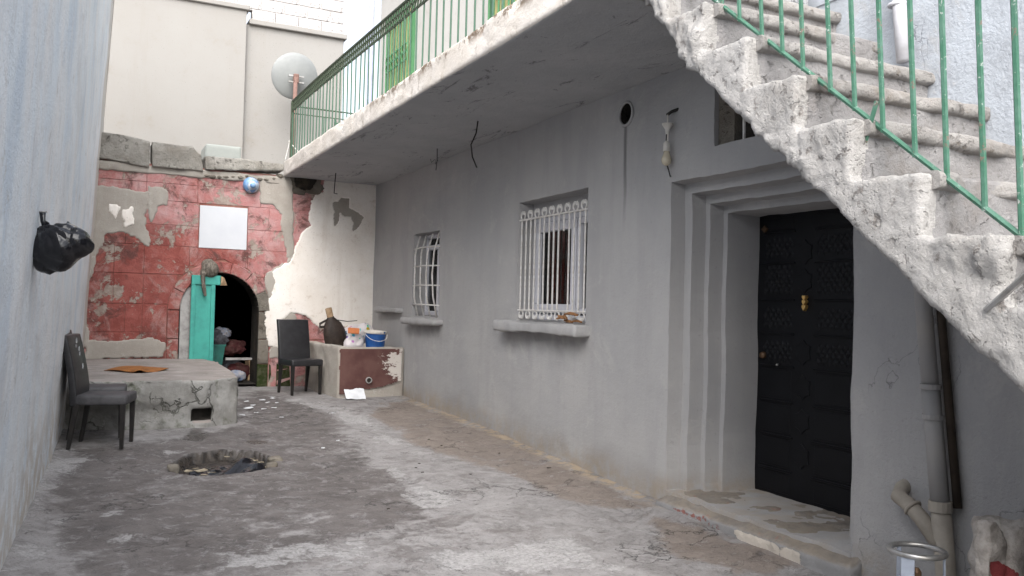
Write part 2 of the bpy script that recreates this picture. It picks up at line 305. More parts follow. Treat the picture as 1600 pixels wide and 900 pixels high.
def m_maroon():
    n = NT('maroon_flaking_paint')
    u = n.scale((1, 1, 1.8))
    b = n.mix(n.ramp(n.noise(4, 5), 0.35, 0.65), c3(0.085, 0.037, 0.033), c3(0.12, 0.06, 0.052))
    fl = n.math('ADD', n.noise(12, 6, 0.8, co=u), n.math('MULTIPLY', n.attr('flake'), 0.34))
    b = n.mix(n.ramp(fl, 0.735, 0.76), b, c3(0.55, 0.51, 0.47))
    n.col(b); n.bump(n.noise(20, 5), 0.4, 0.006); return n.fin(0.75, 0.3)
m_maroon()
def m_moss():
    n = NT('mossy_stone')
    b = n.mix(n.ramp(n.noise(9, 5, 0.7), 0.4, 0.6), c3(0.03, 0.045, 0.014), c3(0.075, 0.075, 0.045))
    n.col(b); n.bump(n.noise(50, 4, 0.8), 0.9, 0.02); return n.fin(0.95, 0.1)
m_moss()
simple('white_metal', c3(0.66, 0.65, 0.64), c3(0.52, 0.49, 0.45), 30, 0.5, 0.4, bump=0.1)
simple('pvc_white', c3(0.62, 0.62, 0.66), c3(0.55, 0.55, 0.60), 3, 0.35, 0.5, bump=0)
def m_green():
    n = NT('green_metal'); b = n.mix(n.ramp(n.noise(22, 5, 0.65), 0.35, 0.7), c3(0.045, 0.14, 0.09), c3(0.085, 0.18, 0.135))
    b = n.mix(n.ramp(n.noise(17, 7, 0.8), 0.585, 0.61), b, c3(0.17, 0.125, 0.10)); b = n.mix(n.math('MULTIPLY', n.ramp(n.noise(31, 4, 0.8), 0.62, 0.66), 0.8), b, c3(0.42, 0.45, 0.43))
    n.col(b); n.bump(n.noise(90, 3), 0.3, 0.004); n.fin(0.55, 0.35)
m_green()
simple('balcony_green', c3(0.045, 0.11, 0.072), c3(0.075, 0.135, 0.095), 14, 0.55, 0.3, bump=0.2)
simple('window_green', c3(0.05, 0.17, 0.07), c3(0.07, 0.20, 0.09), 14, 0.5, 0.4, bump=0.2)
simple('dark_green_metal', c3(0.035, 0.05, 0.03), c3(0.05, 0.075, 0.04), 20, 0.5, 0.4)
simple('curtain_yellow', c3(0.50, 0.44, 0.20), c3(0.40, 0.38, 0.20), 9, 0.8, 0.2, bump=0)
simple('curtain_white', c3(0.55, 0.55, 0.57), c3(0.45, 0.45, 0.48), 9, 0.8, 0.2, bump=0)
simple('curtain_red', c3(0.05, 0.022, 0.02), c3(0.03, 0.014, 0.013), 9, 0.8, 0.2, bump=0)
simple('teal_paint', c3(0.055, 0.36, 0.30), c3(0.045, 0.28, 0.24), 7, 0.5, 0.4, bump=0.2)
simple('grey_board', c3(0.42, 0.41, 0.40), c3(0.26, 0.25, 0.24), 9, 0.85, 0.2, bump=0.4, bs=30)
simple('raw_wood', c3(0.42, 0.30, 0.19), c3(0.26, 0.17, 0.10), 20, 0.85, 0.2, bump=0.4)
simple('plaque_white', c3(0.58, 0.60, 0.63), c3(0.54, 0.56, 0.60), 2, 0.45, 0.4, bump=0)
simple('black_leather', c3(0.012, 0.012, 0.014), c3(0.022, 0.022, 0.025), 12, 0.42, 0.5, bump=0.3, bs=150, bd=0.002)
simple('dusty_leather', c3(0.075, 0.073, 0.078), c3(0.035, 0.035, 0.038), 10, 0.6, 0.4, bump=0.3, bs=150, bd=0.002)
simple('chair_leg', c3(0.010, 0.009, 0.009), c3(0.02, 0.017, 0.015), 15, 0.45, 0.4)
simple('flower_print', c3(0.45, 0.47, 0.48), c3(0.3, 0.3, 0.32), 40, 0.6)
simple('black_plastic', c3(0.006, 0.006, 0.008), c3(0.010, 0.010, 0.013), 9, 0.16, 0.5, bump=0.35, bs=14, bd=0.02)
simple('rust', c3(0.30, 0.125, 0.04), c3(0.20, 0.08, 0.03), 14, 0.85, 0.2, bump=0.4, bs=80)
simple('blue_plastic', c3(0.012, 0.075, 0.27), c3(0.018, 0.095, 0.31), 5, 0.4, 0.5, bump=0)
simple('foam_white', c3(0.66, 0.63, 0.58), c3(0.52, 0.48, 0.42), 14, 0.8, 0.3)
simple('brass', c3(0.72, 0.46, 0.16), c3(0.6, 0.38, 0.13), 20, 0.35, 0.5, 0.6, bump=0)
simple('dull_brass', c3(0.13, 0.075, 0.04), c3(0.08, 0.05, 0.03), 20, 0.5, 0.5, 0.5, bump=0)
simple('door_black', c3(0.005, 0.0052, 0.0066), c3(0.0072, 0.0076, 0.0095), 3, 0.5, 0.18, bump=0.2, bs=45)
simple('pipe_grey', c3(0.29, 0.285, 0.285), c3(0.33, 0.315, 0.30), 4, 0.7, 0.3, bump=0.15)
simple('pipe_beige', c3(0.34, 0.31, 0.265), c3(0.27, 0.24, 0.205), 7, 0.65, 0.3, bump=0.2)
simple('pipe_brown', c3(0.055, 0.042, 0.032), c3(0.03, 0.023, 0.018), 9, 0.8, 0.2)
simple('pipe_white', c3(0.55, 0.55, 0.58), c3(0.45, 0.44, 0.46), 5, 0.5, 0.3)
simple('steel', c3(0.42, 0.42, 0.42), c3(0.28, 0.27, 0.25), 14, 0.38, 0.5, 0.8)
simple('cylinder_paint', c3(0.33, 0.37, 0.44), c3(0.26, 0.29, 0.35), 9, 0.5, 0.4)
def m_sack():
    n = NT('sack'); b = n.mix(n.ramp(n.noise(13, 5, 0.65), 0.35, 0.7), c3(0.40, 0.37, 0.34), c3(0.22, 0.20, 0.18))
    b = n.mix(n.ramp(n.math('ADD', n.attr('print'), n.math('MULTIPLY', n.math('SUBTRACT', n.noise(25, 5, 0.7), 0.5), 1.2)), 0.5, 0.58), b, c3(0.20, 0.04, 0.042))
    n.col(b); n.bump(n.math('ADD', n.noise(18, 6, 0.7), n.math('MULTIPLY', n.noise(60, 3), 0.4)), 0.8, 0.02); return n.fin(0.85, 0.2)
m_sack()
simple('red_print', c3(0.35, 0.04, 0.05), c3(0.22, 0.035, 0.04), 20, 0.8, 0.2)
simple('dry_wood', c3(0.30, 0.16, 0.075), c3(0.18, 0.085, 0.04), 25, 0.85, 0.2, bump=0.5)
simple('wire_black', c3(0.02, 0.018, 0.017), None, 20, 0.7, 0.3)
simple('porcelain', c3(0.60, 0.58, 0.54), c3(0.5, 0.48, 0.44), 20, 0.4, 0.5, bump=0)
simple('bulb_glass', c3(0.52, 0.47, 0.36), c3(0.48, 0.43, 0.33), 5, 0.18, 0.5, bump=0)
simple('dish_grey', c3(0.25, 0.262, 0.258), c3(0.22, 0.23, 0.23), 5, 0.5, 0.4, bump=0)
simple('rusty_pole', c3(0.21, 0.125, 0.105), c3(0.14, 0.085, 0.07), 15, 0.8, 0.3)
simple('bottle_blue', c3(0.12, 0.26, 0.50), c3(0.25, 0.38, 0.55), 12, 0.2, 0.5, bump=0)
simple('bottle_clear', c3(0.42, 0.48, 0.56), c3(0.30, 0.36, 0.46), 12, 0.15, 0.6, bump=0.3, bs=30)
simple('tank_pale', c3(0.30, 0.32, 0.30), c3(0.27, 0.29, 0.275), 5, 0.5, 0.4)
simple('paper_white', c3(0.62, 0.64, 0.67), c3(0.55, 0.57, 0.60), 9, 0.8, 0.2)
simple('soot_brown', c3(0.022, 0.015, 0.012), c3(0.045, 0.032, 0.026), 12, 0.6, 0.4, bump=0.5, bs=40, bd=0.01)
simple('scrap_cream', c3(0.30, 0.265, 0.20), c3(0.20, 0.16, 0.11), 20, 0.85)
simple('cloth_a', c3(0.11, 0.115, 0.13), c3(0.05, 0.045, 0.05), 14, 0.9, 0.2, bump=0.6, bs=25, bd=0.02)
simple('cloth_b', c3(0.07, 0.018, 0.02), c3(0.10, 0.05, 0.045), 14, 0.9, 0.2, bump=0.6, bs=25, bd=0.02)
simple('cloth_c', c3(0.35, 0.33, 0.33), c3(0.14, 0.20, 0.33), 12, 0.9, 0.2, bump=0.6, bs=25, bd=0.02)
simple('crate_teal', c3(0.03, 0.17, 0.14), c3(0.025, 0.12, 0.10), 9, 0.6)
simple('ground_dirt', c3(0.20, 0.18, 0.16), c3(0.15, 0.13, 0.115), 0.6, 0.95, 0.1)
simple('red_flake', c3(0.33, 0.07, 0.05), c3(0.25, 0.06, 0.045), 20, 0.8, 0.2)
simple('pole_blue', c3(0.35, 0.36, 0.5), None, 5, 0.6)
def m_glass():
    n = NT('window_glass'); t = n.t
    tr = t.nodes.new('ShaderNodeBsdfTransparent'); tr.inputs[0].default_value = (0.75, 0.78, 0.78, 1)
    gl = t.nodes.new('ShaderNodeBsdfGlossy'); gl.inputs['Roughness'].default_value = 0.03
    fr = t.nodes.new('ShaderNodeFresnel'); fr.inputs[0].default_value = 1.5
    mx = t.nodes.new('ShaderNodeMixShader'); n.L(fr.outputs[0], mx.inputs[0]); n.L(tr.outputs[0], mx.inputs[1]); n.L(gl.outputs[0], mx.inputs[2])
    n.L(mx.outputs[0], t.nodes['Material Output'].inputs['Surface'])
m_glass()
def m_bag():
    n = NT('printed_bag')
    v = n.t.nodes.new('ShaderNodeTexVoronoi'); v.inputs['Scale'].default_value = 13; n.L(n.co, v.inputs['Vector'])
    hsv = n.t.nodes.new('ShaderNodeHueSaturation'); hsv.inputs['Saturation'].default_value = 1.1; hsv.inputs['Value'].default_value = 0.45; n.L(v.outputs['Color'], hsv.inputs['Color'])
    spot = n.math('MULTIPLY', n.ramp(v.outputs['Distance'], 0.30, 0.38, True), n.ramp(n.noise(8, 2), 0.44, 0.49))
    n.col(n.mix(spot, c3(0.55, 0.52, 0.53), hsv.outputs[0])); n.bump(n.noise(16, 4), 0.7, 0.02); n.fin(0.45, 0.4)
m_bag()
def m_cat():
    n = NT('tabby_fur')
    n.col(n.mix(n.ramp(n.noise(26, 4, 0.6, co=n.scale((1.6, 1, 0.45)), dist=0.8), 0.42, 0.6), c3(0.20, 0.178, 0.15), c3(0.10, 0.088, 0.075)))
    n.bump(n.noise(120, 3), 0.8, 0.01); n.fin(0.95, 0.1)
m_cat()

# ------------------------------------------------------------------ object helpers
ORG = {}
def tag(o, label=None, cat=None, group=None, kind=None):
    if label: o['label'] = label
    if cat: o['category'] = cat
    if group: o['group'] = group
    if kind: o['kind'] = kind
    return o
def empty(name, loc, label, cat, group=None, rz=0):
    o = bpy.data.objects.new(name, None); COL.objects.link(o); o.location = loc; o.rotation_euler = (0, 0, rz); o.empty_display_size = 0.1
    ORG[o.name] = Vector(loc) if not rz else Vector((0, 0, 0)); return tag(o, label, cat, group)
def org(p):
    while p is not None:
        if p.name in ORG: return ORG[p.name]
        p = p.parent
    return Vector((0, 0, 0))
def mkobj(name, me, mat=None, parent=None):
    if mat is not None and not len(me.materials): me.materials.append(MATS[mat])
    o = bpy.data.objects.new(name, me); COL.objects.link(o)
    if parent is not None: o.parent = parent
    return o
class MB:
    def __init__(s): s.v = []; s.f = []
    def add(s, v, f):
        o = len(s.v); s.v += [tuple(map(float, p)) for p in v]; s.f += [tuple(i+o for i in q) for q in f]; return s
    def box(s, a, b, M=None):
        x0, y0, z0 = a; x1, y1, z1 = b
        v = [(x0, y0, z0), (x1, y0, z0), (x1, y1, z0), (x0, y1, z0), (x0, y0, z1), (x1, y0, z1), (x1, y1, z1), (x0, y1, z1)]
        if M is not None: v = [tuple(M @ Vector(p)) for p in v]
        return s.add(v, [(0, 3, 2, 1), (4, 5, 6, 7), (0, 1, 5, 4), (1, 2, 6, 5), (2, 3, 7, 6), (3, 0, 4, 7)])
    def tube(s, pts, r, n=8, cap=True):
        pts = [Vector(p) for p in pts]; N = len(pts); rs = r if hasattr(r, '__len__') else [r]*N; rings = []; v = []; f = []
        t0 = (pts[1]-pts[0]).normalized(); a = t0.orthogonal().normalized()
        for i, p in enumerate(pts):
            t = (pts[min(i+1, N-1)]-pts[max(i-1, 0)]).normalized(); a = (a-t*a.dot(t)); a = a.normalized() if a.length > 1e-6 else t.orthogonal().normalized(); b = t.cross(a)
            for k in range(n):
                q = 2*math.pi*k/n; v.append(tuple(p+(a*math.cos(q)+b*math.sin(q))*rs[i]))
        for i in range(N-1):
            for k in range(n): f.append((i*n+k, i*n+(k+1) % n, (i+1)*n+(k+1) % n, (i+1)*n+k))
        if cap: f += [tuple(range(n))[::-1], tuple((N-1)*n+k for k in range(n))]
        return s.add(v, f)
    def lathe(s, prof, c=(0, 0, 0), n=24, M=None):
        v = []; f = []
        for r, z in prof:
            for k in range(n):
                q = 2*math.pi*k/n; p = Vector((r*math.cos(q), r*math.sin(q), z))
                if M is not None: p = M @ p
                v.append(tuple(p+Vector(c)))
        for i in range(len(prof)-1):
            for k in range(n): f.append((i*n+k, i*n+(k+1) % n, (i+1)*n+(k+1) % n, (i+1)*n+k))
        if prof[0][0] > 1e-6: f.append(tuple(range(n))[::-1])
        if prof[-1][0] > 1e-6: f.append(tuple((len(prof)-1)*n+k for k in range(n)))
        return s.add(v, f)
    def torus(s, c, R, r, axis='Z', n=24, m=8, rot=None):
        v = []; f = []
        for i in range(n):
            for k in range(m):
                a = 2*math.pi*i/n; b = 2*math.pi*k/m; p = Vector(((R+r*math.cos(b))*math.cos(a), (R+r*math.cos(b))*math.sin(a), r*math.sin(b)))
                if axis == 'X': p = Vector((p.z, p.x, p.y))
                if axis == 'Y': p = Vector((p.x, p.z, p.y))
                if rot is not None: p = rot @ p
                v.append(tuple(p+Vector(c)))
        for i in range(n):
            for k in range(m): f.append((i*m+k, i*m+(k+1) % m, ((i+1) % n)*m+(k+1) % m, ((i+1) % n)*m+k))
        return s.add(v, f)
    def ball(s, c, r, n=14, m=9, M=None):
        r = r if hasattr(r, '__len__') else (r, r, r); v = [(0, 0, 1)]; f = []
        for j in range(1, m):
            for i in range(n):
                a = 2*math.pi*i/n; b = math.pi*j/m; v.append((math.sin(b)*math.cos(a), math.sin(b)*math.sin(a), math.cos(b)))
        v.append((0, 0, -1)); L = len(v)-1
        for i in range(n): f.append((0, 1+i, 1+(i+1) % n)); f.append((L, 1+(m-2)*n+(i+1) % n, 1+(m-2)*n+i))
        for j in range(m-2):
            for i in range(n): f.append((1+j*n+i, 1+(j+1)*n+i, 1+(j+1)*n+(i+1) % n, 1+j*n+(i+1) % n))
        out = []
        for p in v:
            q = Vector((p[0]*r[0], p[1]*r[1], p[2]*r[2]))
            if M is not None: q = M @ q
            out.append(tuple(q+Vector(c)))
        return s.add(out, f)
    def prism(s, poly, axis, a, b):
        """polygon in the two other axes, extruded from a to b along axis"""
        def P(u, v, t): return {'X': (t, u, v), 'Y': (u, t, v), 'Z': (u, v, t)}[axis]
        n = len(poly); v = [P(u, w_, a) for u, w_ in poly]+[P(u, w_, b) for u, w_ in poly]
        f = [tuple(range(n)), tuple(range(2*n-1, n-1, -1))]+[(i, n+i, n+(i+1) % n, (i+1) % n) for i in range(n)]
        return s.add(v, f)
    def mesh(s, name, off=Vector((0, 0, 0)), bevel=0, seg=1, smooth=False, sub=0, wob=0, wsc=3):
        me = bpy.data.meshes.new(name); me.from_pydata([(a-off.x, b-off.y, c-off.z) for a, b, c in s.v], [], s.f)
        bm = bmesh.new(); bm.from_mesh(me); bmesh.ops.recalc_face_normals(bm, faces=bm.faces)
        if bevel: bmesh.ops.bevel(bm, geom=bm.edges[:], offset=bevel, segments=seg, affect='EDGES', profile=0.6, clamp_overlap=True)
        if sub: bmesh.ops.subdivide_edges(bm, edges=bm.edges[:], cuts=sub, use_grid_fill=True)
        bm.to_mesh(me); bm.free()
        if wob:
            co = np.empty(len(me.vertices)*3); me.vertices.foreach_get('co', co); co = co.reshape(-1, 3)
            q = co+np.array(off); d = np.stack([fbm(q, wsc, 2, k+1) for k in range(3)], 1)*wob; me.vertices.foreach_set('co', (co+d).ravel())
        if smooth: me.polygons.foreach_set('use_smooth', [True]*len(me.polygons))
        me.update(); return me
    def build(s, name, mat, parent=None, **k):
        return mkobj(name, s.mesh(name, org(parent), **k), mat, parent)
def rough(mb, name, mat, parent=None, voxel=0.025, amps=((6, 0.01),), extra=None, smooth=True):
    """solid -> even voxel mesh -> hand-made unevenness"""
    me = mb.mesh(name); o = bpy.data.objects.new('tmp', me); COL.objects.link(o)
    md = o.modifiers.new('r', 'REMESH'); md.mode = 'VOXEL'; md.voxel_size = voxel
    dg = bpy.context.evaluated_depsgraph_get(); ev = o.evaluated_get(dg); m2 = bpy.data.meshes.new_from_object(ev)
    bpy.data.objects.remove(o); n = len(m2.vertices)
    co = np.empty(n*3); m2.vertices.foreach_get('co', co); co = co.reshape(-1, 3)
    nr = np.empty(n*3); m2.vertices.foreach_get('normal', nr); nr = nr.reshape(-1, 3)
    for i, (sc, a) in enumerate(amps): co = co + nr*(fbm(co, sc, 3, i+3)*a)[:, None]
    if extra is not None: co = extra(co, nr)
    off = np.array(org(parent)); m2.vertices.foreach_set('co', (co-off).ravel())
    m2.polygons.foreach_set('use_smooth', [smooth]*len(m2.polygons)); m2.name = name; m2.update()
    m2.materials.clear(); return mkobj(name, m2, mat, parent)
def gridmesh(name, P, keep=None, mat=None, parent=None, smooth=True, attrs=None):
    """P: (nu,nv,3) points"""
    nu, nv = P.shape[:2]; idx = np.arange(nu*nv).reshape(nu, nv)
    q = np.stack([idx[:-1, :-1], idx[1:, :-1], idx[1:, 1:], idx[:-1, 1:]], -1)
    q = q[keep] if keep is not None else q.reshape(-1, 4)
    used = np.unique(q); mp = np.full(nu*nv, -1); mp[used] = np.arange(len(used))
    off = np.array(org(parent)); v = P.reshape(-1, 3)[used]-off
    me = bpy.data.meshes.new(name); me.from_pydata(v.tolist(), [], mp[q].tolist())
    if attrs:
        for k, a in attrs.items():
            at = me.attributes.new(k, 'FLOAT', 'POINT'); at.data.foreach_set('value', np.asarray(a, float).reshape(-1)[used])
    me.polygons.foreach_set('use_smooth', [smooth]*len(me.polygons)); me.update()
    return mkobj(name, me, mat, parent)
def sheet(name, mat, parent, maskf, x0, x1, z0, z1, y, t=0.014, cell=0.012, amp=0.006, seed=1):
    """thin plaster coat on a wall facing -y, outline given by maskf>0 (metres inside the outline)"""
    xs = np.arange(x0, x1+cell, cell); zs = np.arange(z0, z1+cell, cell); X, Z = np.meshgrid(xs, zs, indexing='ij')
    Q = np.stack([X.ravel(), np.full(X.size, 3.3), Z.ravel()], 1)
    m = (maskf(X, Z)+(fbm(Q, 5, 3, seed)*0.045+fbm(Q, 22, 3, seed+4)*0.025).reshape(X.shape))
    kc = (m[:-1, :-1]+m[1:, :-1]+m[1:, 1:]+m[:-1, 1:])/4 > 0
    # depth: thin at the rim, uneven in the field; one ring outside the outline falls back to the wall
    d = t*sstep(-0.012, 0.012, m)+amp*fbm(Q, 3.5, 3, seed+9).reshape(X.shape)*sstep(0, 0.06, m)
    kk = kc.copy(); kk[1:] |= kc[:-1]; kk[:-1] |= kc[1:]; kk[:, 1:] |= kc[:, :-1]; kk[:, :-1] |= kc[:, 1:]
    inn = np.zeros(X.shape, bool); inn[:-1, :-1] |= kc; inn[1:, :-1] |= kc; inn[1:, 1:] |= kc; inn[:-1, 1:] |= kc
    d = np.where(inn, d, -0.02)
    P = np.stack([X, y-d, Z], -1)
    return gridmesh(name, P, kk, mat, parent)
def pxpoly(pts, y=YB): return [bw(a, b, y) for a, b in pts]
def copytree(o, loc, rz, label=None, group=None):
    r = o.copy(); COL.objects.link(r); r.location = loc; r.rotation_euler = (0, 0, rz)
    if label: r['label'] = label
    if group: r['group'] = group
    for ch in list(o.children):
        c = ch.copy(); COL.objects.link(c); c.parent = r
        for gch in list(ch.children): d = gch.copy(); COL.objects.link(d); d.parent = c
    return r

# ================================================================== SETTING: ground and courtyard floor
go = gridmesh('ground', np.stack(list(np.meshgrid(np.linspace(-300, 300, 13), np.linspace(-300, 300, 13), indexing='ij'))+[np.full((13, 13), -0.45)], -1), None, 'ground_dirt'); tag(go, kind='structure')

def mk_floor():
    xs = np.arange(-0.75, 3.80, 0.025)
    ys = np.concatenate([np.arange(-7, 3.0, 0.25), np.arange(3.0, 12.6, 0.025), np.arange(12.6, 15.4, 0.2)])
    X, Y = np.meshgrid(xs, ys, indexing='ij'); Q = np.stack([X.ravel(), Y.ravel(), np.zeros(X.size)], 1); N = lambda sc, o, s: fbm(Q, sc, o, s).reshape(X.shape)
    Z = zf(Y) + N(0.7, 3, 1)*0.018 + N(4, 3, 2)*0.008
    Z += 0.05*sstep(3.35, 3.8, X)*sstep(12.3, 8, Y)*0.6            # cement run up against the house
    Z += 0.05*sstep(-0.05, -0.45, X)
    # broken-out pit round the drain
    pit = [onfloor(a, b)[:2] for a, b in ((262, 736), (275, 722), (300, 712), (345, 704), (395, 706), (432, 718), (425, 728), (392, 738), (345, 743), (300, 743))]
    sd = sdpoly(X, Y, pit) + N(7, 3, 5)*0.05
    Z -= 0.075*sstep(-0.010, 0.015, sd); Z += 0.012*sstep(-0.16, -0.02, sd)*sstep(0.03, -0.02, sd)
    # shallow break lines
    def pm(polys, soft):
        m = np.zeros(X.shape)
        for pl in polys:
            w_ = [onfloor(a, b)[:2] for a, b in pl]; m = np.maximum(m, sstep(-soft, soft, sdpoly(X, Y, w_)))
        return m
    damp = pm([[(95, 700), (240, 690), (370, 668), (385, 610), (435, 612), (500, 640), (545, 680), (560, 710), (640, 745), (660, 800), (560, 850), (480, 900), (200, 905), (90, 850), (60, 760)],
               [(160, 800), (330, 770), (420, 830), (300, 899), (100, 899)]], 0.28)
    damp = np.maximum(damp, 0.45*pm([[(480, 900), (660, 800), (800, 830), (900, 905)]], 0.3))
    wet = pm([[(290, 668), (325, 668), (325, 690), (285, 690)], [(372, 690), (400, 686), (425, 690), (400, 696)], [(745, 868), (780, 862), (815, 885), (770, 888)],
              [(262, 738), (300, 745), (345, 748), (345, 742), (300, 740)]], 0.14)
    brown = pm([[(600, 630), (640, 628), (800, 690), (960, 765), (1030, 800), (900, 790), (760, 730), (640, 690), (580, 650)], [(1000, 800), (1100, 830), (1270, 895), (1150, 899), (1040, 860)],], 0.2)
    lime = pm([[(20, 740), (110, 690), (150, 715), (70, 790), (10, 850)], [(0, 830), (100, 830), (100, 899), (0, 899)], [(390, 615), (520, 625), (600, 660), (640, 700), (600, 700), (520, 650), (430, 625)],
               [(560, 690), (700, 770), (720, 790), (640, 790)], [(130, 800), (180, 795), (190, 808), (140, 810)], [(180, 840), (210, 838), (205, 850), (178, 848)], [(380, 785), (435, 782), (440, 800), (385, 803)],
               [(330, 870), (560, 830), (620, 899), (330, 899)], [(640, 860), (900, 830), (1000, 899), (680, 899)], [(640, 770), (720, 780), (700, 795), (640, 790)], [(225, 705), (330, 695), (260, 715)]], 0.22)
    damp = damp*0.92; lime = lime*0.85
    pit_shade = sstep(-0.03, -0.005, sd)  # mask of the shade painted into the pit, also fed to damp and wet
    damp = np.maximum(damp, pit_shade); lime = lime*(1-pit_shade); wet = np.maximum(wet, pit_shade*0.75)
    edge = sstep(3.60, 3.72, X)*sstep(4.8, 5.3, Y)*sstep(11, 10, Y)
    o = gridmesh('courtyard_floor', np.stack([X, Y, Z], -1), None, 'courtyard_concrete', attrs=dict(damp=damp, wet=wet, brown=brown, lime=lime, edge=edge, pit=pit_shade))
    return tag(o, kind='structure')
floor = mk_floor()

# ================================================================== left boundary wall
def xwall(y, z): return -0.526+0.04*y+0.045*(z-0.25)
YL1, YL2, YL3 = 9.1, 5.6, -2.5
def ltop(y): return np.where(y > YL1, 6.0, np.where(y > YL2, 4.5, np.where(y > YL3, 3.3, 0.95)))
def mk_left():
    root = empty('boundary_wall', (-0.8, 3, 0), 'tall pale blue limewashed wall with grey vertical streaks', 'wall')
    ys = np.concatenate([np.arange(-7, 2, 0.3), np.arange(2, YB+0.15, 0.06)]); zs = np.arange(-0.4, 6.05, 0.06)
    Y, Z = np.meshgrid(ys, zs, indexing='ij'); Q = np.stack([np.zeros(Y.size), Y.ravel(), Z.ravel()], 1)
    X = xwall(Y, Z)+(fbm(Q, 0.8, 3, 21)*0.03+fbm(Q, 6, 3, 22)*0.006).reshape(Y.shape)
    h = Z-zf(Y); dust = 0.9*sstep(0.9, 0.05, h+0.35*fbm(Q, 1.5, 3, 7).reshape(Y.shape)); old = sstep(11.4, 11.9, Y+0.2*fbm(Q, 2, 3, 9).reshape(Y.shape))
    kp = (Z[1:, 1:] < ltop(Y[1:, 1:])); gridmesh('wall_face', np.stack([X, Y, Z], -1), kp, 'pale_blue_limewash', root, attrs=dict(dust=dust, old=old))
    prof = [(-7, -0.4), (YB+0.1, -0.4), (YB+0.1, 6.0), (YL1, 6.0), (YL1, 4.5), (YL2, 4.5), (YL2, 3.3), (YL3, 3.3), (YL3, 0.95), (-7, 0.95)]
    b = MB(); b.prism(prof, 'X', -0.95, -0.72); b.build('wall_core', 'grey_render', root)
    for y0, y1, z in ((YL1, YB+0.1, 5.98), (YL2, YL1-0.002, 4.48), (YL3, YL2-0.002, 3.28), (-7, YL3-0.002, 0.93)):
        MB().box((-0.97, y0, z), (float(xwall((y0+y1)/2, z))+0.12, y1, z+0.07)).build('coping', 'step_concrete', root)
    for y, z0, z1 in ((YL1, 4.5, 6.0), (YL2, 3.3, 4.5), (YL3, 0.95, 3.3), (YB+0.08, -0.4, 6.0)):
        MB().add([(-0.95, y, z0), (float(xwall(y, z0))+0.0, y, z0), (float(xwall(y, z1))+0.0, y, z1), (-0.95, y, z1)], [(0, 1, 2, 3)]).build('wall_end', 'grey_render', root)
mk_left()

# ================================================================== HOUSE
house = empty('house', (W+1.5, 6, 0), 'two storey house with grey plastered ground floor and cream upper floor', 'house')
WIN2 = (6.21, 7.50, 1.375, 2.525); WIN1 = (9.60, 10.50, 1.36, 2.40); TRANS = (4.02, 4.585, 2.63, 3.08); VENT = (5.655, 3.05, 0.088)
